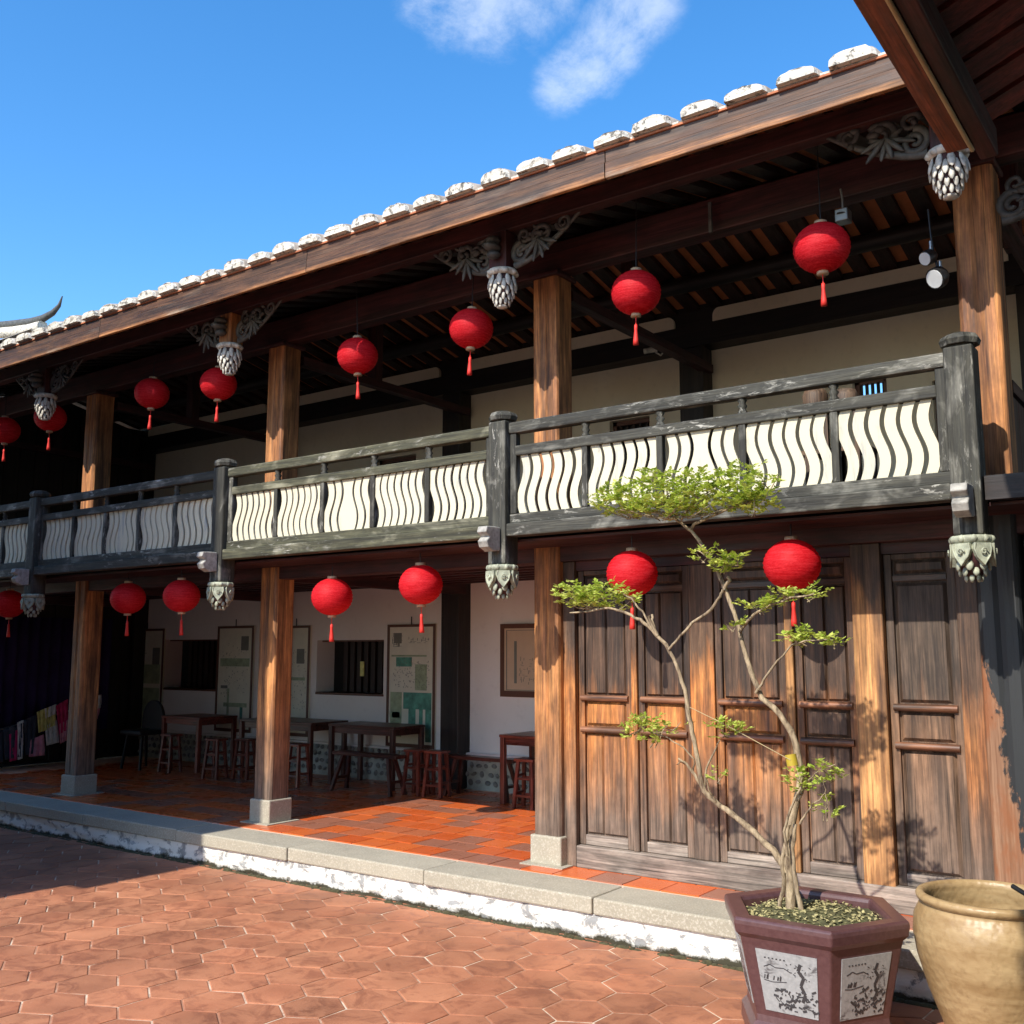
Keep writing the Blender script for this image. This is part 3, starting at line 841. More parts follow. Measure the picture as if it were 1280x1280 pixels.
# scroll brackets
def scroll(mb, cx, cz, R, turns, a0, sgn, y, rad):
    pts = []; n_ = int(14 * turns)
    for i in range(n_ + 1):
        t = i / n_; a = a0 + sgn * 2 * math.pi * turns * t; r = R * (1 - t) ** .8 + .012
        pts.append((cx + r * math.cos(a), y, cz + r * math.sin(a)))
    mb.tube(pts, [rad * (1 - .4 * i / n_) for i in range(n_ + 1)], 6, sq=(1, 1.6))
def bracket(x, s, y, ztop, L=.62, Hh=.30):
    mb = MB()
    # outline rib, from the post foot sweeping up to the beam
    arc = [(x + s * (.03 + L * t), y, ztop - Hh + Hh * (t ** 1.7)) for t in [i / 12 for i in range(13)]]
    mb.tube(arc, [.022 - .001 * i for i in range(13)], 6, sq=(1, 1.6))
    scroll(mb, x + s * .10, ztop - Hh * .70, .075, 1.6, math.pi / 2, s, y - .01, .017)
    scroll(mb, x + s * .30, ztop - Hh * .36, .085, 1.5, -math.pi / 2, -s, y - .01, .016)
    scroll(mb, x + s * .50, ztop - Hh * .20, .055, 1.5, math.pi, s, y - .01, .013)
    scroll(mb, x + s * .12, ztop - .07, .05, 1.4, 0, -s, y, .013)
    rr = random.Random(int(abs(x) * 100) + 5)
    for i in range(11):     # acanthus leaves fanning from the middle
        a = math.radians(200 + 14 * i) if s > 0 else math.radians(340 - 14 * i)
        L_ = .075 + .03 * rr.random(); d = Vector((math.cos(a), 0, math.sin(a))); sd = Vector((-d.z, 0, d.x))
        c = Vector((x + s * .27, y - .02 - .008 * (i % 3), ztop - Hh * .48)) + d * L_ * .95
        if i % 2 == 0: mb.ell(c, (sd * .02, Vector((0, .014, 0)), d * L_), 6, 6)
    for i in range(9):
        mb.ell((x + s * rr.uniform(.03, .5), y - .01, ztop - rr.uniform(.02, .14)), ((rr.uniform(.02, .05), 0, rr.uniform(-.02, .02)), (0, .02, 0), (rr.uniform(-.01, .01), 0, rr.uniform(.015, .03))), 6, 4)
    return mb
for k, x in enumerate(PX_):
    hp = pb('hanging_post', M['dark_z'] if k != 2 else M['column_up'], x - .085, x + .085, YP - .08, YP + .08, 4.95, 5.26, bevel=.008)
    finial(x, YP - .01, 4.955, 0, hp)
    part(bracket(x - .085, -1, YP, 5.28), 'carved_bracket', M['carve'], hp)
    cbm = MB()
    for dz, ry_ in ((.17, .07), (.11, .095), (.05, .06)):
        cbm.ell((x, YP - .10 - ry_ * .5, 5.0 + dz), ((.055, 0, 0), (0, ry_, 0), (0, .01, .035)), 10, 6)
    cbm.tube([(x - .05, YP - .15, 5.17), (x - .06, YP - .19, 5.13), (x - .05, YP - .17, 5.09), (x - .05, YP - .14, 5.12)], .014, 6)
    part(cbm, 'carved_boss', M['carve'], hp)
    if k: part(bracket(x + .085, 1, YP, 5.28), 'carved_bracket', M['carve'], hp)
part(bracket(CX[0] + .13, 1, YC + .05, 4.98, .7), 'carved_bracket', M['carve'])
# --- roof: eave, beams, rafters, deck, tiles
EY = 5.75; SL = .25; RY = 8.35
def rz(y): return 5.345 + SL * (y - EY) if y < RY else 5.345 + SL * (RY - EY) - .21 * (y - RY)
roof = part(MB(), 'roof', M['tile'])
XR = 4.5
rf = MB(); ys = [EY + .035, 6.6, 7.5, RY, 9.3, 10.2, 10.9]
vs = []
for yy in ys: vs += [(XL - 1.2, yy, rz(yy)), (XR, yy, rz(yy)), (XL - 1.2, yy, rz(yy) + .05), (XR, yy, rz(yy) + .05)]
fs = []
for i in range(len(ys) - 1):
    a = 4 * i; fs += [(a, a + 1, a + 5, a + 4)[::-1], (a + 2, a + 3, a + 7, a + 6), (a, a + 4, a + 6, a + 2), (a + 1, a + 3, a + 7, a + 5)]
fs += [(0, 2, 3, 1), (4 * (len(ys) - 1), 4 * (len(ys) - 1) + 1, 4 * (len(ys) - 1) + 3, 4 * (len(ys) - 1) + 2)]
rf.add(vs, fs); part(rf, 'ceiling_tiles', M['deck'], roof)
pt = [(XL - 1.2, RY, rz(RY) + .05)]
# rafters (one object each, one shared mesh)
mbr = MB()
mbr.beam((0, EY + .08, rz(EY + .08) - .034), (0, RY, rz(RY) - .034), .135, .06); mbr.beam((0, RY, rz(RY) - .034), (0, 10.2, rz(10.2) - .034), .135, .06)
rme = mbr.mesh('rafter'); rme.materials.append(M['rafter'])
x = XL - .4; 
while x < 1.6:
    o = link('rafter', rme, H); o.location = Vector((x + random.uniform(-.008, .008), 0, 0)) - H.location; x += .262
for nm, yy, rad in (('purlin', 7.55, .085), ('purlin', RY, .10), ('purlin', 9.15, .085)):
    part(MB().tube([(XL, yy, rz(yy) - .07 - rad), (3, yy, rz(yy) - .07 - rad)], rad, 10), nm, M['blackbrown'])
pb('long_beam', M['dark_x'], XL, 3, YC + .04, YC + .20, 5.11, 5.38, bevel=.012)
pb('eave_beam', M['dark_x'], XL, 1.5, YP - .06, YP + .06, 5.262, 5.41, bevel=.01)
pb('eave_lath', M['dark_x'], XL - .5, XR, EY + .10, EY + .16, 5.26, 5.345)
# fascia in butted lengths
x = XL - .6; random.seed(21)
while x < -.9:
    l = random.uniform(2.6, 3.4); e = min(x + l, -.9)
    pb('eave_board', M['eave'], x + .003, e - .003, EY - .005, EY + .03, 5.175, 5.292, roof, bevel=.006)
    pb('upper_eave_board', M['eave'], x + .003, e - .003, EY + .004, EY + .034, 5.294, 5.382, roof, bevel=.004)
    x += l
pb('drip_tiles', M['redtile'], XL - .6, -.9, EY - .008, EY + .2, 5.384, 5.398, roof)
pb('drip_edge', M['tile_end'], XL - .6, -.9, EY - .004, EY + .1, 5.3985, 5.414, roof)
# barrel tile rows with lime-plugged ends
def tile_row(x, w, h, seed, broken=False):
    r = random.Random(seed); mb = MB(); n_ = 11; rows = [EY - .018, EY + .3, EY + .9, RY - .05]
    vs = []
    for j, yy in enumerate(rows):
        zb = 5.405 + SL * (yy - EY)
        for i in range(n_):
            a = math.pi * i / (n_ - 1); jit = r.uniform(-.004, .004)
            vs.append((x + (w / 2) * math.cos(a), yy, zb + (h + .012) * (math.sin(a) ** .62) + jit))
    fs = [tuple(range(n_))]
    for j in range(len(rows) - 1):
        for i in range(n_ - 1): fs.append((j * n_ + i, (j + 1) * n_ + i, (j + 1) * n_ + i + 1, j * n_ + i + 1))
    mb.add(vs, fs, True); mb.sm[0] = False
    pl = MB(); m_ = 13; f_ = []; g_ = []
    for i in range(m_):
        a = math.pi * i / (m_ - 1); rr_ = r.uniform(.90, .985)
        f_.append((x - .008 + (w / 2 - .006) * math.cos(a) * rr_, EY - .05 + r.uniform(-.006, .006), 5.408 + h * (math.sin(a) ** .5) * rr_))
        g_.append((x + (w / 2 - .002) * math.cos(a), EY - .016, 5.404 + h * (math.sin(a) ** .6)))
    pl.add(f_ + g_, [tuple(range(m_))] + [(i, m_ + i, m_ + i + 1, i + 1) for i in range(m_ - 1)] + [(m_ - 1, 2 * m_ - 1, m_, 0)])
    return mb, pl
x = -1.66; k = 0
while x > XL - .5:
    t_, p_ = tile_row(x + random.uniform(-.012, .012), .276 + random.uniform(-.02, .015), .080 + random.uniform(-.012, .012), k)
    part(t_, 'barrel_tile', M['tile'], roof); part(p_, 'lime_plug', M['tile_end'], roof)
    x -= .331; k += 1
pan = MB(); x = XL - .6
part(MB().box(XL - .6, -.9, RY - .12, RY + .12, rz(RY) + .05, rz(RY) + .3), 'ridge', M['tile'], roof)
# --- carved posts on the tie beams + hanging sign-like carved boards
# --- doors
YD = 6.95
lin = pb('door_lintel', M['dark_x'], -4.50, -1.37, YD - .02, YD + .10, 2.585, 2.665)
pb('threshold', M['sill'], -4.38, -1.36, YD - .06, YD + .06, ZF, .455, bevel=.01)
def member(name, x0, x1, mat, y0=YD - .03, z0=.455, z1=2.585, par=None):
    return pb(name, mat, x0, x1, y0, YD + .07, z0, z1, par, bevel=.008)
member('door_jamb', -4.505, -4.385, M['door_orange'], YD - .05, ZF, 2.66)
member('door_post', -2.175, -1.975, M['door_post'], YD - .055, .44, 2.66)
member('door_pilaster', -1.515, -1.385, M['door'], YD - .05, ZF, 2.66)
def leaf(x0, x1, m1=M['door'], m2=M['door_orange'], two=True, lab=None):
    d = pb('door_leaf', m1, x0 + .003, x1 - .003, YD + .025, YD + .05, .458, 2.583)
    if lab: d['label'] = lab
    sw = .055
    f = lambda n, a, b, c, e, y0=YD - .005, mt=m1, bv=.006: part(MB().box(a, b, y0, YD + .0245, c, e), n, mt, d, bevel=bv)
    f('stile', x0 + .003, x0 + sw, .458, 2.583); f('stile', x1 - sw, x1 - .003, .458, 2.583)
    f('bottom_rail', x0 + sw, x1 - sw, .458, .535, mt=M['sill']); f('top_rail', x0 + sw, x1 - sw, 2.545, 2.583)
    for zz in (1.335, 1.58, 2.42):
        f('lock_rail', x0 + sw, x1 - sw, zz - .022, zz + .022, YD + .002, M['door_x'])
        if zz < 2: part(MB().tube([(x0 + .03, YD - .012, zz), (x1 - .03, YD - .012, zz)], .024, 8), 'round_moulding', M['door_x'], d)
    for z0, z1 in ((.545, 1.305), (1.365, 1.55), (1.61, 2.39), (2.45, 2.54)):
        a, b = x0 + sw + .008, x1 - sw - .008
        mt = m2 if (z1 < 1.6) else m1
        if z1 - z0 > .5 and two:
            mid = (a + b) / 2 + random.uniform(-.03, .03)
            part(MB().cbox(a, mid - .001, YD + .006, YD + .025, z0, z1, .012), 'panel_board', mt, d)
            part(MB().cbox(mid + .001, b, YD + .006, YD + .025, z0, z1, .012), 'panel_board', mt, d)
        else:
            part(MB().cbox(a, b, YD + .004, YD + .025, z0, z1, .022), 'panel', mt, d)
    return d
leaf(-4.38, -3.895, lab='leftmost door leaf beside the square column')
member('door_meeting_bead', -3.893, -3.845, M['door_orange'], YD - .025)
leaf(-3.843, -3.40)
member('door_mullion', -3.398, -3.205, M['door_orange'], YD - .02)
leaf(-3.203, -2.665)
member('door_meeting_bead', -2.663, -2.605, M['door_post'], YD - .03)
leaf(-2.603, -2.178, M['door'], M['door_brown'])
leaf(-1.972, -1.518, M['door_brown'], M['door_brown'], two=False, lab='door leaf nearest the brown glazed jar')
pb('door_backing', M['black'], -4.5, 3, YD + .10, YD + .14, ZF, 2.8)
# dark corner to the right of the last column
pb('corner_wall', M['blackbrown_z'], -1.10, 2.8, YD + .0, YD + .09, ZF, 2.8)
pb('side_parapet', M['dark_y'], -1.20, -1.14, 7.15, YW - .1, 3.62, 3.70)
for i in range(14):
    y = 7.2 + i * .19; pb('parapet_board', M['dark_z'], -1.185, -1.155, y, y + .18, 2.95, 3.60)
pb('balcony_return', M['blackbrown'], -1.18, 3.2, YF + .05, YP + .06, 2.80, 2.94)
# ================================================================== right wing overhead
WG = thing('side_wing_roof', 'dark red timber roof of the side wing overhanging the top right corner', 'roof', (1, 2, 0))
def wp(mb, name, mat, parent=WG, **k): return part(mb, name, mat, parent, **k)
def wz(x): return 4.80 + .385 * (x + 1.08)
dk = MB(); dk.add([(-1.08, -6, wz(-1.08)), (3.4, -6, wz(3.4)), (3.4, 5.72, wz(3.4)), (-1.08, 5.72, wz(-1.08)), (-1.08, -6, wz(-1.08) + .06), (3.4, -6, wz(3.4) + .06), (3.4, 5.72, wz(3.4) + .06), (-1.08, 5.72, wz(-1.08) + .06)],
                  [(0, 3, 2, 1), (4, 5, 6, 7), (0, 1, 5, 4), (1, 2, 6, 5), (2, 3, 7, 6), (3, 0, 4, 7)])
wp(dk, 'roof_deck', M['deck'])
mr = MB(); mr.beam((-.96, 0, wz(-.96) - .038), (3.3, 0, wz(3.3) - .038), .19, .05); wrm = mr.mesh('wing_rafter'); wrm.materials.append(M['wing_rafter'])
y = -5.9
while y < 5.7:
    o = link('rafter', wrm, WG); o.location = Vector((0, y, 0)) - WG.location; y += .24
wp(MB().beam((-1.045, -6, 4.635), (-1.045, 5.42, 4.605), .115, .15), 'eave_board', M['wing_board'], bevel=.008)
wp(MB().beam((-1.098, -6, 4.78), (-1.098, 5.42, 4.74), .03, .10), 'drip_board', M['eave_top'])
wp(MB().beam((-.935, -6, 4.66), (-.935, 5.62, 4.62), .09, .16), 'edge_beam', M['dark_y'], bevel=.01)
wp(MB().tube([(-.99, -6, 4.57), (-.985, 5.45, 4.53)], .012, 6), 'rope', M['rope'])
wp(MB().beam((.2, -6, 5.0), (.2, 5.7, 5.0), .16, .2), 'purlin', M['dark_y'])
wp(MB().box(1.2, 1.4, -6, 5.7, 0, 5.6), 'wing_wall', M['blackbrown_z'])
for y in (-5.0, -1.6):
    wp(colmesh(-.25, y, .25, 0, 4.9), 'column', M['column'])
for i in range(36):
    y = -5.9 + i * .33
    if y < 5.5:
        wp(MB().tube([(-1.12, y, wz(-1.12) + .09), (3.2, y, wz(3.2) + .09)], .11, 8), 'barrel_tile', M['tile_end'])
# ================================================================== plain pavilion added unseen on the left to cast the big shade
PV = thing('added_shade_pavilion', 'plain plastered pavilion added out of view left of the courtyard to shade its left part', 'pavilion', (-12, 2, 0))
wp(MB().box(-16, -8.36, .4, 3.7, 0, 4.8), 'wall', M['plaster'], PV)
g2 = MB()
for x0, x1 in ((-16.3, -8.16),):
    prof = [(-.3, 4.75), (3.9, 4.75), (2.55, 7.15), (2.0, 7.85), (1.4, 7.15)]
    n_ = 5; g2.add([(x0, a, b) for a, b in prof] + [(x1, a, b) for a, b in prof], [tuple(range(n_)), tuple(range(n_, 2 * n_))[::-1]] + [(i, (i + 1) % n_, (i + 1) % n_ + n_, i + n_) for i in range(n_)])
wp(g2, 'roof', M['tile'], PV)
# ================================================================== far roof with swallowtail ridge
FR = thing('distant_hall', 'distant hall with an upswept grey swallowtail roof ridge behind the left end of the eave', 'hall', (-26, 15, 0))
tipY = 14.0
pts = [P(78, 370, tipY), P(74, 382, tipY), P(66, 391, tipY), P(54, 398, tipY), P(40, 402, tipY), P(20, 405, tipY), P(0, 407, tipY), P(-60, 408, tipY), P(-160, 400, tipY)]
wp(MB().tube(pts, [.015, .05, .08, .10, .11, .12, .12, .13, .13], 8), 'swallowtail_ridge', M['carve'], FR)
lo = [p + Vector((0, 0, -.22)) for p in pts[3:]]
wp(MB().tube(lo, .16, 8), 'ridge_wall', M['tile_end'], FR)
e = pts[4]; f_ = pts[-1]
rm = MB(); rm.add([(e.x + .2, tipY, e.z - .2), (f_.x, tipY, e.z - .2), (f_.x, tipY - 2.5, e.z - 1.8), (e.x + 1.0, tipY - 2.5, e.z - 1.8), (e.x + .2, tipY + 3, e.z - 2), (f_.x, tipY + 3, e.z - 2)], [(0, 1, 2, 3), (1, 0, 4, 5)])
wp(rm, 'roof', M['tile'], FR)
wp(MB().box(f_.x, e.x, tipY - 2, tipY + 2.8, 0, e.z - 1.6), 'wall', M['plaster'], FR)
# ================================================================== lanterns
def lantern(name_label, loc, top, r=.183, squash=.92):
    t = thing('lantern', name_label, 'lantern', loc, 'round red lanterns hung along the two galleries')
    mb = MB(); n_ = 32; prof = []
    for i in range(n_ + 1):
        a = -math.pi / 2 + math.pi * (.045 + .91 * i / n_)
        rr = r * math.cos(a) * (1 + .030 * (i % 2)); prof.append((rr, r * squash * math.sin(a)))
    mb.lathe(prof, 30); mb.build('lantern_shade', M['lantern'], t)
    hh = r * squash
    MB().lathe([(.0, hh + .018), (.042, hh + .018), (.045, hh - .012), (.0, hh - .012)], 14).build('top_ring', M['gold'], t)
    MB().lathe([(.0, -hh + .01), (.036, -hh + .01), (.04, -hh - .018), (.0, -hh - .018)], 14).build('bottom_ring', M['gold'], t)
    c = MB().tube([(0, 0, hh + .01), (0, 0, top)], .0045, 5, cap=False).build('cord', M['darkmetal'], t)
    ts = MB(); ts.tube([(0, 0, -hh - .018), (0, 0, -hh - .085)], .004, 5); ts.lathe([(.0, -hh - .075), (.012, -hh - .08), (.014, -hh - .11), (.012, -hh - .12), (.02, -hh - .20), (.022, -hh - .235), (0, -hh - .235)], 10)
    ts.build('tassel', M['tassel'], t)
    return t
def lant_at(px, py, Y): return P(px, py, Y)
low = [((990, 706), 'red lantern in front of the wooden doors, behind the right side of the little tree'),
       ((790, 717), 'red lantern in front of the doors beside the tree\'s left leafy branch'),
       ((526, 731), 'red lantern under the balcony left of the hanging lotus finial, above the green poster'),
       ((415, 746), 'red lantern under the balcony just right of the second square column'),
       ((227, 745), 'red lantern under the balcony nearest the left side of the second square column'),
       ((160, 748), 'red lantern under the balcony just right of the leftmost square column'),
       ((12, 755), 'red lantern under the balcony at the left edge, cut by the frame')]
up = [((1027, 310), 'red lantern under the upper roof nearest the right end of the balcony'),
      ((795, 366), 'red lantern under the upper roof right of the middle upper column'),
      ((589, 411), 'red lantern under the upper roof just left of the middle upper column'),
      ((447, 445), 'red lantern under the upper roof just right of the second upper column'),
      ((273, 480), 'red lantern under the upper roof hanging beneath a white pine cone finial'),
      ((190, 492), 'red lantern under the upper roof in the dark, right of the leftmost upper column'),
      ((63, 522), 'red lantern half covered by the leftmost white pine cone finial'),
      ((6, 538), 'dim red lantern under the upper roof cut by the left edge')]
l0 = None
for (px, py), lab in low:
    p = P(px, py, 6.5)
    if l0 is None: l0 = lantern(lab, p, 2.78 - p.z); l0z = p.z
    else: dup(l0, p, lab).rotation_euler = (random.uniform(-.03, .03), random.uniform(-.04, .04), random.uniform(0, 6))
l1 = None
for (px, py), lab in up:
    p = P(px, py, 6.5)
    if l1 is None: l1 = lantern(lab, p, 5.40 - p.z)
    else: dup(l1, p, lab).rotation_euler = (random.uniform(-.03, .03), random.uniform(-.04, .04), random.uniform(0, 6))
# ================================================================== plum hexagonal pot
PC = Vector((-1.965, 5.36, 0)); PR = .488; PZr = .63
pot = thing('hexagonal_pot', 'plum brown glazed hexagonal planter with ink landscape panels in front of the kerb', 'planter', PC)
pm = MB()
pm.lathe([(.0, .05), (.36, .05), (.36, .0), (.39, .0), (.41, .03), (.405, .10), (.375, .13), (.37, .16), (.445, .50), (.455, .535), (.482, .56), (.49, .60), (.488, .625), (.475, .632), (.395, .632), (.385, .61), (.375, .40)], 6, smooth=False)
pm.build('pot_body', M['glaze'], pot, bevel=.008)
soil = MB(); vs = [(0, 0, .605)]; N = 36
for j in range(1, 7):
    for k in range(N):
        a = 2 * math.pi * k / N; kk = (a % (math.pi / 3)) - math.pi / 6; R_ = .375 * math.cos(math.pi / 6) / math.cos(kk) * j / 6
        vs.append((R_ * math.cos(a), R_ * math.sin(a), .600 - .02 * (j / 6) ** 2 + random.uniform(-.006, .01)))
fs = [(0, 1 + k, 1 + (k + 1) % N) for k in range(N)] + [(1 + (j - 1) * N + k, 1 + j * N + k, 1 + j * N + (k + 1) % N, 1 + (j - 1) * N + (k + 1) % N) for j in range(1, 6) for k in range(N)]
soil.add(vs, fs, True); soil.build('soil', M['soil'], pot)
M['litter'] = plain('dry_leaf_litter', (.36, .32, .15), .9, .5, 40)
lit = MB()
for i in range(900):
    a = random.uniform(0, 6.283); r_ = .345 * math.sqrt(random.random()); x, y = r_ * math.cos(a), r_ * math.sin(a); s_ = random.uniform(.007, .015); b = random.uniform(0, 6.28)
    c = Vector((x, y, .603 - .02 * (r_ / .375) ** 2 + random.uniform(0, .012))); u = Vector((math.cos(b), math.sin(b), random.uniform(-.5, .5))) * s_; v = Vector((-math.sin(b), math.cos(b), random.uniform(-.5, .5))) * s_ * .55
    lit.add([c - u, c + v, c + u, c - v], [(0, 1, 2, 3)])
lit.build('leaf_litter', M['litter'], pot, kind='stuff')
for k in range(6):     # inset panels on the six sloping sides
    a0 = math.radians(60 * k); a1 = math.radians(60 * (k + 1))
    def pp(t, z):
        R_ = .37 + (z - .16) / .34 * .075
        p0 = Vector((R_ * math.cos(a0), R_ * math.sin(a0), z)); p1 = Vector((R_ * math.cos(a1), R_ * math.sin(a1), z))
        return p0.lerp(p1, t)
    nn = Vector((math.cos((a0 + a1) / 2), math.sin((a0 + a1) / 2), 0)) * .004
    t0, t1 = .15, .85; q = [pp(t0, .19) + nn, pp(t1, .19) + nn, pp(t1, .488) + nn, pp(t0, .488) + nn]
    mb = MB(); mb.add([v for v in q] + [v - nn * 3 for v in q], [(0, 1, 2, 3), (0, 4, 5, 1), (1, 5, 6, 2), (2, 6, 7, 3), (3, 7, 4, 0)])
    mb.build('ink_painting_panel', M['inkpanel'], pot)
    # painted strokes: old pine on a rock, distant hills, a line of writing
    ink = MB(); rr = random.Random(k * 7 + 1)
    def stroke(pts, w):
        for (t_a, z_a), (t_b, z_b) in zip(pts, pts[1:]):
            A_ = pp(t_a, z_a) + nn * 1.25; B_ = pp(t_b, z_b) + nn * 1.25; d = (B_ - A_).normalized(); n_ = d.cross(nn.normalized()) * w
            ink.add([A_ - n_, B_ - n_, B_ + n_, A_ + n_], [(0, 1, 2, 3)]) 
    for i in range(70):
        t = rr.uniform(.34, .82); z = .21 + rr.random() ** 1.4 * .11; stroke([(t, z), (t + rr.uniform(-.07, .07), z + rr.uniform(-.018, .022))], rr.uniform(.002, .006))
    stroke([(.66, .26), (.70, .30), (.65, .34), (.69, .38), (.63, .41), (.66, .445)], .008)
    for i in range(24):
        t = .62 + rr.uniform(-.12, .14); z = .40 + rr.uniform(-.03, .04); stroke([(t, z), (t + rr.uniform(-.03, .03), z + rr.uniform(-.008, .008))], .002)
    stroke([(.22, .405), (.30, .42), (.36, .408), (.46, .412), (.54, .395)], .0022)
    for i in range(8): t = rr.uniform(.2, .42); stroke([(t, .345), (t + .015, .372 - rr.random() * .01)], .003)
    stroke([(.2, .34), (.3, .335), (.48, .345)], .002)
    for i in range(6): stroke([(.24 + .045 * i, .450), (.262 + .045 * i, .452)], .003); 
    ink.build('ink_strokes', M['brush'], pot)
# ================================================================== glazed jar
JC = Vector((-1.155, 5.62, 0))
jar = thing('glazed_jar', 'big mustard brown glazed water jar beside the hexagonal planter at the right edge', 'jar', JC)
jm = MB()
jm.lathe([(0, .02), (.21, .0), (.215, .03), (.25, .14), (.31, .30), (.352, .45), (.368, .56), (.36, .64), (.335, .69), (.325, .705), (.330, .712), (.343, .722), (.347, .738), (.338, .752), (.318, .756), (.305, .745), (.30, .72), (.325, .66), (.335, .56), (.30, .3), (.2, .06), (0, .05)], 64)
jm.build('jar_body', M['jar'], jar)
M['water'] = plain('still_water', (.03, .028, .015), .04, .1)
MB().lathe([(0, .60), (.334, .60)], 48).build('water', M['water'], jar)
hb = MB(); hb.tube([JC + Vector((.10, .02, .80)), JC + Vector((.25, -.10, .755)), JC + Vector((.6, -.4, .70))], .012, 8)
tag(hb.build('hose', M['darkmetal'], None), 'thin black pipe lying across the right rim of the brown jar', 'pipe')
# ================================================================== ornamental tree
YT = 5.36
T = thing('ornamental_tree', 'slender trained tree with two forking trunks and flat leaf pads growing in the hexagonal planter', 'tree', (-2.02, YT, .6))
def tp(px, py, dy=0): return P(px, py, YT + dy)
def branch(pts, r0, r1, name='branch', jit=.004):
    pp_ = []
    for i in range(len(pts) - 1):
        a, b = pts[i], pts[i + 1]
        for q in range(3): pp_.append(a.lerp(b, q / 3) + Vector((random.uniform(-jit, jit), random.uniform(-jit, jit), random.uniform(-jit, jit))) * (1 if q or i else 0))
    pp_.append(pts[-1]); n_ = len(pp_)
    rs = [(r0 + (r1 - r0) * (i / (n_ - 1)) ** (.55 if name == 'trunk' else .8)) * random.uniform(.9, 1.1) * (.68 if name == 'trunk' else .52 if name == 'trunk_root' else .9) for i in range(n_)]
    return part(MB().tube(pp_, rs, 9), name, M['bark'], T)
base = PZ(989, 1138, .59)
off = base.y - YT
def q_(l, o0=0, o1=0):
    n_ = len(l); return [tp(x, y, o0 + (o1 - o0) * i / max(1, n_ - 1)) for i, (x, y) in enumerate(l)]
tA = [(989, 1140), (988, 1105), (984, 1070), (990, 1025), (999, 985), (1000, 955), (992, 920), (975, 893), (952, 872), (938, 838), (927, 800), (917, 765), (906, 735), (893, 705), (878, 682), (864, 663)]
branch(q_(tA, off, .02), .042, .014, 'trunk')
for dxp, r_ in ((-9, .022), (8, .026)):      # fluted sinewy foot
    branch(q_([(989 + dxp * 1.6, 1140), (987 + dxp, 1100), (986 + dxp * .7, 1060), (990 + dxp * .5, 1030)], off - .02, 0), r_, .02, 'trunk_root', .008)
tB = [(984, 1090), (966, 1062), (942, 1040), (915, 1018), (893, 1002), (880, 990), (874, 960), (867, 925), (861, 895), (857, 862), (846, 832), (832, 806), (815, 787)]
branch(q_(tB, off * .9, -.05), .030, .015, 'trunk')
br = [([(815, 787), (800, 775), (782, 766), (760, 760), (735, 764), (712, 766)], .013, .005, -.05, -.12),
      ([(818, 790), (803, 765), (788, 748), (772, 738)], .009, .004, -.05, -.1),
      ([(822, 795), (814, 780), (811, 770)], .011, .009, -.05, -.06), ([(820, 792), (816, 778), (815, 768)], .009, .008, -.05, -.04),
      ([(836, 812), (850, 795), (866, 778), (888, 763), (900, 745), (904, 737)], .008, .010, -.05, 0),
      ([(864, 663), (852, 655), (838, 645), (828, 640)], .012, .006, .02, .02), ([(862, 664), (868, 655), (880, 650), (900, 640), (915, 634), (940, 628)], .012, .005, .02, -.03),
      ([(880, 651), (872, 640), (866, 632)], .008, .005, .02, .03), ([(850, 654), (855, 642), (862, 634)], .006, .004, .02, -.04),
      ([(838, 645), (815, 640), (790, 640), (765, 636)], .007, .003, .02, -.02), ([(915, 634), (935, 626), (955, 620)], .006, .003, -.02, .04),
      ([(893, 705), (905, 698), (918, 694)], .006, .003, .01, -.03), ([(906, 735), (912, 725), (909, 721)], .012, .009, 0, -.01), ([(888, 700), (876, 690), (868, 686)], .005, .003, .01, .04),
      ([(925, 790), (934, 776), (946, 766), (965, 756), (985, 748), (1004, 745), (1018, 742)], .011, .004, 0, -.1),
      ([(945, 866), (955, 850), (972, 826), (990, 806), (1008, 800), (1040, 800)], .010, .003, 0, -.12),
      ([(880, 990), (868, 968), (858, 955), (848, 948)], .013, .006, 0, -.05), ([(866, 965), (868, 950), (855, 935), (835, 922), (812, 915)], .006, .003, 0, -.1), ([(856, 955), (852, 952), (846, 956)], .005, .003, 0, -.1),
      ([(880, 988), (884, 960), (893, 940), (900, 925)], .008, .004, 0, -.05), ([(897, 1005), (888, 992), (884, 975)], .008, .005, 0, -.08),
      ([(984, 1070), (980, 1040), (988, 1010), (1000, 985), (1003, 972)], .009, .005, -.05, -.1),
      ([(1000, 1030), (1008, 1015), (1020, 1003), (1032, 992), (1030, 975)], .007, .003, -.05, -.14), ([(998, 1000), (1010, 975), (1025, 962), (1045, 955)], .006, .002, -.02, -.1),
      ([(1032, 992), (1035, 1005), (1032, 1015)], .003, .002, -.12, -.15)]
for l, a, b, o0, o1 in br: branch(q_(l, o0, o1), a, b)
part(MB().tube([tp(988, 943, .0), tp(991, 957, .0)], .030, 12), 'tape', M['tape'], T)
part(MB().tube([tp(862, 884, -.05), tp(905, 905, -.04), tp(988, 950, -.03)], .0022, 5), 'tie_string', M['rope'], T)
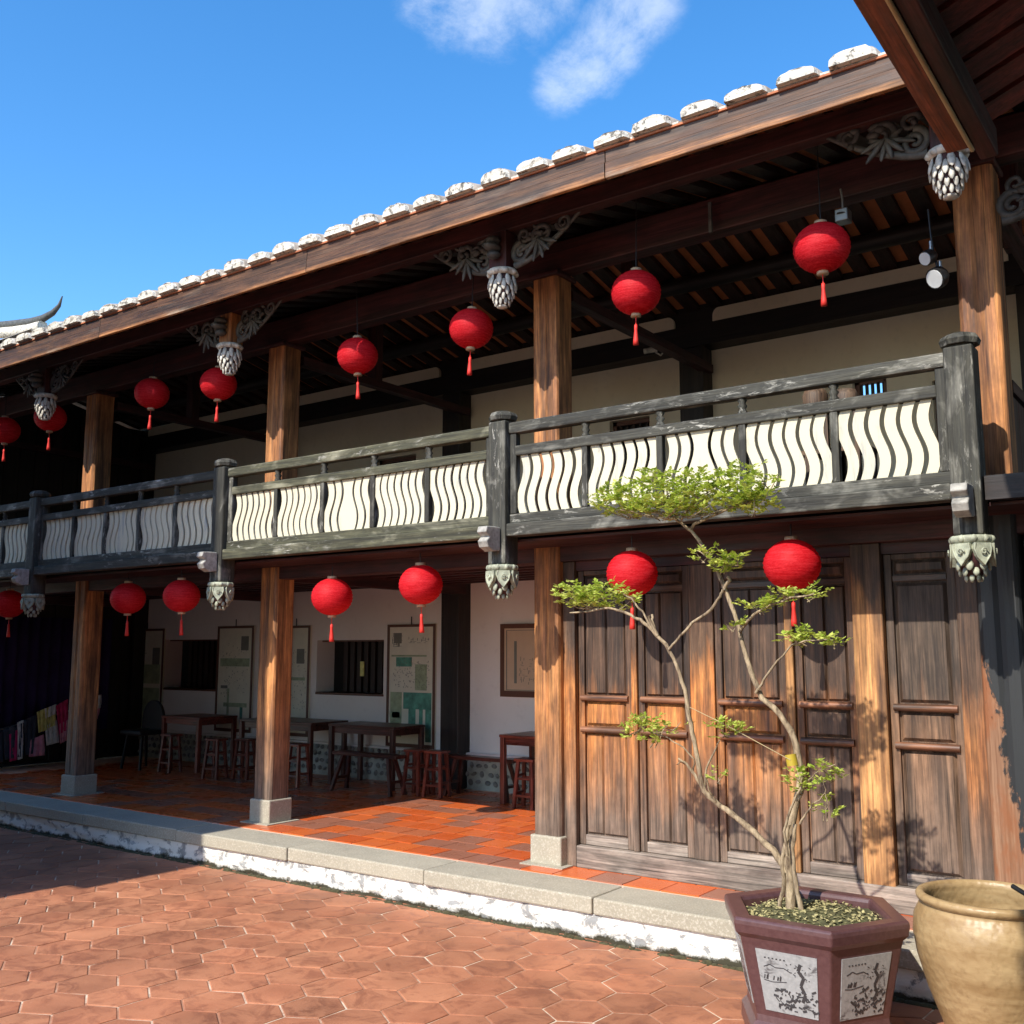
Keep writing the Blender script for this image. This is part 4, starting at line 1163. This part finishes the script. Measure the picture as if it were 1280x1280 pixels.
# leaf pads: (cx, cy, rx, ry, ry_depth, count)
pads = [(855, 634, 104, 15, .26, 800), (785, 627, 46, 23, .18, 480), (828, 612, 34, 25, .2, 420), (872, 610, 34, 22, .2, 380), (925, 608, 38, 27, .18, 440), (945, 628, 26, 18, .14, 200), (768, 616, 20, 12, .1, 70), (962, 600, 12, 12, .08, 40), (815, 594, 10, 8, .08, 30),
        (738, 745, 48, 17, .17, 520), (775, 752, 20, 12, .1, 90), (880, 695, 12, 9, .08, 40), (905, 705, 20, 13, .10, 130), (920, 700, 12, 7, .05, 40),
        (950, 758, 22, 11, .1, 110), (985, 745, 12, 7, .07, 50), (1010, 745, 14, 8, .07, 60), (1005, 797, 26, 11, .12, 130), (1040, 803, 14, 8, .08, 50),
        (790, 905, 24, 14, .10, 60), (812, 915, 34, 20, .14, 130), (840, 905, 14, 8, .08, 24), (905, 912, 20, 10, .10, 90), (915, 783, 8, 7, .05, 24),
        (1010, 975, 22, 13, .10, 80), (1040, 965, 16, 12, .10, 60), (1030, 1005, 10, 22, .08, 36), (898, 970, 6, 10, .05, 14), (1000, 985, 10, 8, .05, 24)]
fol = MB(); tws = MB()
for (cx, cy, rx, ry, rd, cnt) in pads:
    c = tp(cx, cy, -.04); k_ = project(c)[2] / FPX
    RX, RZ = rx * k_ * 1.1, ry * k_ * 1.2
    mb = fol; rr = random.Random(int(cx * 31 + cy))
    ncl = max(3, int(cnt * 2.3 / 10))
    for _ in range(ncl):
        while True:
            u, v, w_ = rr.uniform(-1, 1), rr.uniform(-1, 1), rr.uniform(-1, 1)
            if u * u + v * v + w_ * w_ < 1: break
        # sprays: a twig with paired leaflets
        p0 = c + Vector((u * RX, v * rd, w_ * RZ * .8)); a = rr.uniform(0, 6.283)
        d = (Vector((math.cos(a), math.sin(a) * .8, rr.uniform(-.1, .8)))).normalized(); L = rr.uniform(.035, .075)
        nl = 10
        for i in range(nl):
            t = (i // 2 + 1) / (nl / 2); pos = p0 + d * L * t
            sd = d.cross(Vector((rr.uniform(-.4, .4), rr.uniform(-.4, .4), 1))).normalized() * (1 if i % 2 else -1)
            ld = (sd + d * rr.uniform(.3, 1.1) + Vector((0, 0, rr.uniform(-.2, .4)))).normalized()
            ll = rr.uniform(.018, .044); wd = ld.cross(Vector((rr.uniform(-.6, .6), rr.uniform(-.6, .6), 1))).normalized() * ll * .27
            mb.add([pos, pos + ld * ll * .5 + wd, pos + ld * ll, pos + ld * ll * .5 - wd], [(0, 1, 2, 3)])
    tw_ = tws
    for _ in range(max(2, ncl // 12)):
        a = rr.uniform(0, 6.28); e2 = c + Vector((math.cos(a) * RX * .8, math.sin(a) * rd * .8, rr.uniform(-.3, .6) * RZ))
        s0 = c + Vector((rr.uniform(-.3, .3) * RX, 0, -RZ * .8)); mid_ = s0.lerp(e2, .5) + Vector((0, 0, rr.uniform(-.02, .01)))
        tw_.tube([s0, mid_, e2], [.004, .003, .0015], 4)
part(fol, 'foliage', M['leaf'], T, kind='stuff')
part(tws, 'twigs', M['bark'], T, kind='stuff')
# ================================================================== furniture
def table(label, x0, x1, y0, y1, h, kind='fur', group='tables along the gallery wall'):
    t = thing('table', label, 'table', ((x0 + x1) / 2, (y0 + y1) / 2, ZF), group)
    w, d = (x1 - x0) / 2, (y1 - y0) / 2
    MB().box(-w - .04, w + .04, -d - .03, d + .03, h - .03, h).build('table_top', M[kind + '_x'], t, bevel=.006)
    MB().box(-w, w, -d, -d + .02, h - .11, h - .03).box(-w, w, d - .02, d, h - .11, h - .03).box(-w, -w + .02, -d, d, h - .11, h - .031).box(w - .02, w, -d, d, h - .11, h - .031).build('apron', M[kind + '_x'], t)
    for sx in (-1, 1):
        for sy in (-1, 1):
            MB().box(sx * w - .028, sx * w + .028, sy * d - .028, sy * d + .028, .002, h - .031).build('leg', M[kind + '_z'], t, bevel=.004)
    return t
def stool(label, loc, h=.50, top=.15, kind='fur', rz=0, group='square wooden stools in the gallery'):
    t = thing('stool', label, 'stool', loc, group, rz)
    MB().box(-top, top, -top * .8, top * .8, h - .03, h).build('seat', M[kind + '_x'], t, bevel=.006)
    for sx in (-1, 1):
        for sy in (-1, 1):
            MB().beam((sx * top * .98, sy * top * .8, .003), (sx * top * .68, sy * top * .5, h - .03), .035, .035, (0, 1, 0)).build('leg', M[kind + '_z'], t)
    for zz in (.12, .30):
        f2 = top * (.98 - .3 * zz / h); f3 = top * (.8 - .3 * zz / h)
        for bx in ((-f2, f2, -f3 - .01, -f3 + .01, zz, zz + .025), (-f2, f2, f3 - .01, f3 + .01, zz, zz + .025), (-f2 - .01, -f2 + .01, -f3, f3, zz + .03, zz + .055), (f2 - .01, f2 + .01, -f3, f3, zz + .03, zz + .055)):
            MB().box(*bx).build('stretcher', M[kind + '_x'], t)
    return t
def bench(label, loc, L, h=.46, kind='furd'):
    t = thing('bench', label, 'bench', loc, 'long trestle benches in the gallery')
    MB().box(-L / 2, L / 2, -.09, .09, h - .04, h).build('seat', M[kind + '_x'], t, bevel=.006)
    for sx in (-1, 1):
        for sy in (-1, 1):
            MB().beam((sx * (L / 2 - .04), sy * .13, .003), (sx * (L / 2 - .15), sy * .05, h - .04), .04, .04, (0, 1, 0)).build('leg', M[kind + '_z'], t)
        MB().box(sx * (L / 2 - .08) - .012, sx * (L / 2 - .08) + .012, -.1, .1, .14, .17).build('stretcher', M[kind + '_x'], t)
    return t
table('long dark table below the shuttered window, its end by the green poster', -9.54, -8.50, 9.28, 9.80, .75, 'furd')
table('dark table just right of the second square column', -11.20, -9.86, 9.22, 9.82, .75, 'furd')
table('red table at the far right of the gallery, half hidden by the third column', -6.80, -5.75, 9.22, 9.78, .745, 'fur')
table('dark red table before the far posters, between the first two columns', -12.68, -11.90, 9.05, 9.65, .75, 'fur')
bench('trestle bench in front of the long dark table', (-8.63, 9.0, ZF), 1.04)
bench('trestle bench against the cobbled dado right of the wall post', (-7.27, 9.45, ZF), .98)
s0 = stool('red stool left of the wall post, first of a close pair', (-8.05, 9.2, ZF), .52, .12)
def st(loc, lab, rz=0): return dup(s0, loc, lab, rz)
st((-7.75, 9.22, ZF), 'red stool in front of the wall post, second of a close pair', .1)
st((-6.40, 9.12, ZF), 'red stool tucked under the bright red table by the third column', .05)
st((-9.72, 8.9, ZF), 'stool seen just right of the second column, before the dark table', -.1)
st((-11.2, 8.8, ZF), 'tall stool at the near right corner of the far dark red table', .15)
st((-12.3, 8.9, ZF), 'stool pushed in at the front of the far dark red table', 0)
st((-10.85, 9.0, ZF), 'stool half hidden just left of the second column', .2)
ch = thing('chair', 'black round-backed chair at the left end of the far table', 'chair', (-13.0, 8.95, ZF))
cm = MB(); n_ = 12
pr_ = [(.26 * math.cos(math.pi * i / n_), .42 + .42 * math.sin(math.pi * i / n_) ** .6) for i in range(n_ + 1)]
cm.add([(a, .12, b) for a, b in pr_] + [(a, .17, b) for a, b in pr_], [tuple(range(n_ + 1)), tuple(range(n_ + 1, 2 * n_ + 2))[::-1]] + [(i, i + 1, i + n_ + 2, i + n_ + 1)[::-1] for i in range(n_)] + [(0, n_ + 1, 2 * n_ + 1, n_)])
cm.build('backrest', M['darkmetal'], ch, bevel=.01)
ch.scale = (1, 1, 1.14)
MB().box(-.24, .24, -.24, .14, .42, .48).build('seat', M['darkmetal'], ch, bevel=.02)
for sx in (-1, 1):
    for sy in (-1, 1): MB().beam((sx * .22, sy * .2, .003), (sx * .17, sy * .15, .42), .03, .03, (0, 1, 0)).build('leg', M['darkmetal'], ch)
# ================================================================== posters, boards
def poster(label, x0, x1, z0, z1, prints, fr=.035, paper=M['paper'], rolls=True):
    t = thing('wall_poster', label, 'poster', ((x0 + x1) / 2, YW - .03, z0))
    w = (x1 - x0) / 2; h = z1 - z0
    MB().box(-w, w, 0, .028, 0, h).build('backing', paper, t)
    MB().box(-w, -w + fr, -.012, 0, 0, h).box(w - fr, w, -.012, 0, 0, h).box(-w + fr, w - fr, -.012, 0, h - fr, h).box(-w + fr, w - fr, -.012, 0, 0, fr * 1.3).build('frame', M['frame'], t)
    if rolls: MB().tube([(0, 0, h), (0, .0, h + .10)], .008, 5).build('hook', M['darkmetal'], t)
    for (a, b, c, d, mt) in prints:
        MB().box(-w + fr + (2 * w - 2 * fr) * a, -w + fr + (2 * w - 2 * fr) * b, -.003, 0, fr + (h - 2 * fr) * c, fr + (h - 2 * fr) * d).build('print', M[mt], t)
    return t
def squig(t, x0, x1, z0, z1, n_, seed, size=.02):
    """small printed characters, each built of a few strokes"""
    rr = random.Random(seed); mb = MB()
    for i in range(n_):
        for j in range(3):
            a = rr.uniform(x0, x1); z = rr.uniform(z0, z1) if n_ > 12 else z0 + (z1 - z0) * (i % 4) / 4
            if rr.random() < .5: mb.box(a, a + size, -.004, -.001, z, z + .004)
            else: mb.box(a, a + .004, -.0045, -.0012, z, z + size)
    mb.build('printed_text', M['ink'], t)
x0, x1 = sc(-9.016), sc(-8.215)
t = poster('green illustrated poster right of the shuttered window', x0, x1, sz(.76), sz(2.285),
           [(.10, .28, .86, .95, 'ink'), (.16, .52, .66, .74, 'pgreen'), (.05, .85, .745, .76, 'pgreen2'), (.60, .86, .46, .68, 'pgreen2'), (.04, .30, .06, .44, 'pgreen2'), (.34, .97, .30, .44, 'pgreen'), (.46, .62, .10, .30, 'pgreen'), (.70, .78, .04, .30, 'pgreen'), (.84, .97, .03, .30, 'pgreen'), (.08, .26, .22, .27, 'pgreen')])
squig(t, -.05, .3, 1.33, 1.39, 8, 1, .035); squig(t, -.3, .3, .75, 1.1, 44, 2); squig(t, -.34, -.2, 1.28, 1.42, 14, 9, .05)
t = poster('pale poster with faint green drawings left of the second column', sc(-12.42), sc(-11.62), sz(.80), sz(2.314),
           [(.06, .94, .62, .70, 'pgreen2'), (.1, .3, .40, .43, 'ink'), (.3, .36, .1, .4, 'pgreen2'), (.68, .9, .78, .92, 'ink'), (.2, .9, .22, .26, 'pgreen2'), (.7, .78, .05, .22, 'pgreen')])
squig(t, -.3, .3, .5, 1.3, 30, 3)
t = poster('narrow pale poster just right of the second column', P(355, 790, YW).x, P(390, 790, YW).x, sz(.80), sz(2.30), [(.55, .85, .66, .80, 'ink'), (.1, .9, .5, .53, 'pgreen2')])
squig(t, -.22, .22, .3, 1.2, 34, 4)
t = poster('dim greenish poster at the far left end of the gallery wall', sc(-14.62), sc(-13.72), sz(.60), sz(2.30), [(.05, .95, .5, .68, 'pgreen2'), (.7, .92, .68, .84, 'ink'), (.05, .95, .03, .46, 'pgreen2')])
squig(t, -.3, .0, 1.3, 1.5, 10, 5)
t = poster('brown framed buff notice on the wall beside the third column', sc(-7.21), sc(-6.2), sz(1.42), sz(2.265), [(.03, .97, .965, .975, 'ink'), (.03, .97, .03, .04, 'ink'), (.03, .045, .04, .965, 'ink'), (.16, .20, .14, .80, 'ink')], .055, M['paper_buff'], False)
squig(t, -.25, .3, .15, .45, 30, 6, .03)
tg = tag(MB().box(-.035, .035, -.01, 0, -.1, .1).build('window_tag', M['yellow'], None, loc=P(453, 836, YW + .27)), 'small yellow tag hanging in the dark shuttered window', 'tag')
# ================================================================== clothes rack and curtain at the left
rk = thing('clothes_rack', 'low metal rack with coloured garments at the left edge of the gallery', 'clothes rack', PZ(60, 955, ZF))
rk.location = (-14.4, 8.3, ZF)
def rp(px, py, X=-14.45): return PXX(px, py, X) - rk.location
MB().tube([rp(-60, 965), rp(-8, 958), rp(75, 951), rp(120, 948)], .02, 6).build('base_rail', M['darkmetal'], rk)
MB().tube([rp(-60, 925), rp(0, 912), rp(70, 893), rp(118, 880)], .015, 6).build('top_rail', M['metal'], rk)
for px in (-50, 2, 60, 115):
    MB().tube([rp(px, 915 - px * .27), rp(px, 960 - px * .1)], .014, 6).build('upright', M['darkmetal'], rk)
def garment(pts, mat, name='garment', lab=None):
    mb = MB(); n_ = len(pts); rr = random.Random(len(pts) * 7 + int(pts[0][0]))
    # a hung cloth: folded sheet with depth
    xs0 = min(p[0] for p in pts); xs1 = max(p[0] for p in pts); ys0 = min(p[1] for p in pts); ys1 = max(p[1] for p in pts)
    U, V = 14, 8; vs = []
    for j in range(V + 1):
        for i in range(U + 1):
            u = i / U; v = j / V
            tx = pts[0][0] * (1 - u) * (1 - v) + pts[1][0] * u * (1 - v) + pts[2][0] * u * v + pts[3][0] * (1 - u) * v
            ty = pts[0][1] * (1 - u) * (1 - v) + pts[1][1] * u * (1 - v) + pts[2][1] * u * v + pts[3][1] * (1 - u) * v
            vs.append(PXX(tx, ty, -14.36 + .03 * math.sin(u * 16 + rr.random() * .6 + v * 2) * (.4 + v)))
    fs = [(j * (U + 1) + i, j * (U + 1) + i + 1, (j + 1) * (U + 1) + i + 1, (j + 1) * (U + 1) + i) for j in range(V) for i in range(U)]
    mb.add(vs, fs, True); o = mb.build(name, mat, None)
    s_ = o.modifiers.new('thickness', 'SOLIDIFY'); s_.thickness = .012
    return o
gl = [([(74, 905), (84, 900), (84, 925), (75, 930)], 'pink', 'pink cloth just below the magenta garment'), ([(12, 918), (22, 912), (21, 950), (12, 952)], 'magenta', 'dark magenta cloth behind the pale strip'), ([(56, 886), (70, 880), (70, 892), (57, 898)], 'whitecloth', 'pale collar above the yellow garment'), ([(-40, 925), (4, 913), (4, 952), (-38, 960)], 'navy', 'dark garment cut by the left edge of the frame'), ([(22, 903), (29, 900), (28, 948), (22, 950)], 'whitecloth', 'thin pale strip of cloth between dark garments'), ([(60, 900), (68, 890), (70, 906), (60, 910)], 'yellow', 'small yellow cloth below the magenta garment'), ([(4, 912), (30, 903), (30, 945), (6, 950)], 'navy', 'dark garment at the far left of the rack'), ([(30, 900), (46, 893), (42, 942), (32, 944)], 'navy', 'navy garment with a white edge on the rack'),
      ([(46, 890), (60, 884), (60, 912), (48, 916)], 'yellow', 'yellow garment in the middle of the rack'), ([(38, 925), (54, 918), (56, 944), (36, 946)], 'pink', 'pink skirt hanging lowest on the rack'),
      ([(56, 908), (70, 900), (74, 928), (58, 932)], 'whitecloth', 'white patterned garment beside the first column'), ([(70, 882), (84, 874), (84, 912), (74, 918)], 'magenta', 'magenta garment just left of the first column'),
      ([(114, 872), (126, 868), (126, 884), (115, 890)], 'whitecloth', 'white frilled garment just right of the first column'), ([(112, 884), (125, 882), (122, 898), (112, 905)], 'pink', 'pink garment just right of the first column')]
for pts, mt, lab in gl: tag(garment(pts, M[mt]), lab, 'garment', 'garments hanging on the low rack')
cu = MB(); vs = []; U = 60
for j, zz in enumerate((.75, 2.45)):
    for i in range(U + 1):
        y = 7.3 + 2.1 * i / U; vs.append((XL + .10 + .035 * math.sin(i * 1.3), y, zz))
cu.add(vs, [(i, i + 1, U + 2 + i, U + 1 + i) for i in range(U)], True)
o = tag(cu.build('curtain', M['purple'], None), 'dark purple cloth hanging in the unlit left end of the gallery', 'curtain')
sm = o.modifiers.new('thickness', 'SOLIDIFY'); sm.thickness = .01
# ================================================================== small fittings
def aimed(o, d): o.rotation_mode = 'QUATERNION'; o.rotation_quaternion = Vector(d).to_track_quat('-Z', 'Y')
cc = thing('security_camera', 'small white security camera on the wall beam above the upper wall', 'security camera', P(815, 438, YW - .35))
MB().tube([(-.09, -.02, 0), (.05, .02, .01)], .03, 10).build('camera_body', M['carve_white'], cc)
MB().tube([(.03, .02, -.02), (.08, .05, -.06), (.12, .1, .02)], .010, 6).build('camera_arm', M['carve_white'], cc)
sp_ = thing('spotlight', 'small square silver spotlight hung just right of the rightmost upper lantern', 'spotlight', P(1054, 270, 6.75))
MB().box(-.045, .045, -.05, .05, -.05, .04).build('lamp_head', M['metal'], sp_, bevel=.008)
MB().lathe([(0, 0), (.03, .0)], 12, (0, -.052, 0)).build('lens', M['darkmetal'], sp_)
MB().lathe([(0, -.006), (.032, -.006), (.032, .006), (0, .006)], 12).build('lens_ring', M['glass'], sp_)
MB().tube([(0, 0, .04), (0, 0, .12), (-.01, 0, .20)], .008, 6).build('hanger', M['metal'], sp_)
for i, (px, py, r_, lab) in enumerate(((1164, 320, .05, 'smaller dark round spotlight hanging left of the right upper column'), (1176, 345, .07, 'larger dark round spotlight below the smaller one, beside the right upper column'))):
    t = thing('spotlight', lab, 'spotlight', P(px, py, 6.72), 'round spotlights by the right upper column')
    d = Vector((-.45, -.75, -.45)).normalized()
    MB().tube([Vector((0, 0, 0)) - d * .02, d * .01, d * .06], [r_ * .7, r_, r_], 16).build('lamp_head', M['darkmetal'], t)
    MB().tube([d * .061, d * .066], [r_ * .85, r_ * .85], 16).build('lens', M['glass'], t)
    MB().tube([(0, 0, .02), (.0, 0, .10)], .012, 6).build('stem', M['metal'], t)
MB_ = MB().tube([P(1160, 262, 6.72), P(1163, 290, 6.72), P(1166, 312, 6.72), P(1172, 335, 6.72)], .008, 6)
tag(MB_.build('lamp_rod', M['darkmetal'], None), 'thin dark rod carrying the two round spotlights', 'rod')
hk = P(888, 275, 6.80)
tag(MB().box(-.012, .012, -.01, .01, -.10, .14).build('hanging_strip', M['carve'], None, loc=hk), 'narrow grey metal strip hanging on the dark red beam', 'hanger')
# items on the balcony seen between the rails
for px, lab in ((1019, 'round-topped pinkish wooden chair back behind the balcony rail, left one'), (1057, 'round-topped pinkish wooden chair back behind the balcony rail, right one')):
    p = P(px, 497, 6.9); t = thing('chair', lab, 'chair', (p.x, p.y, 2.95), 'chairs on the balcony')
    h = p.z - 2.95 + .06
    MB().lathe([(0, h), (.07, h - .01), (.09, h - .05), (.085, h - .12)], 12).build('backrest_top', M['door_post'], t)
    MB().box(-.085, -.055, -.02, .02, .002, h - .10).box(.055, .085, -.02, .02, .002, h - .10).build('backrest_posts', M['door_post'], t)
    MB().box(-.13, .13, .0, .24, .36, .39).build('seat', M['door_post'], t)
    for sx in (-.11, .11): MB().box(sx - .015, sx + .015, .21, .24, .002, .36).build('leg', M['door_post'], t)
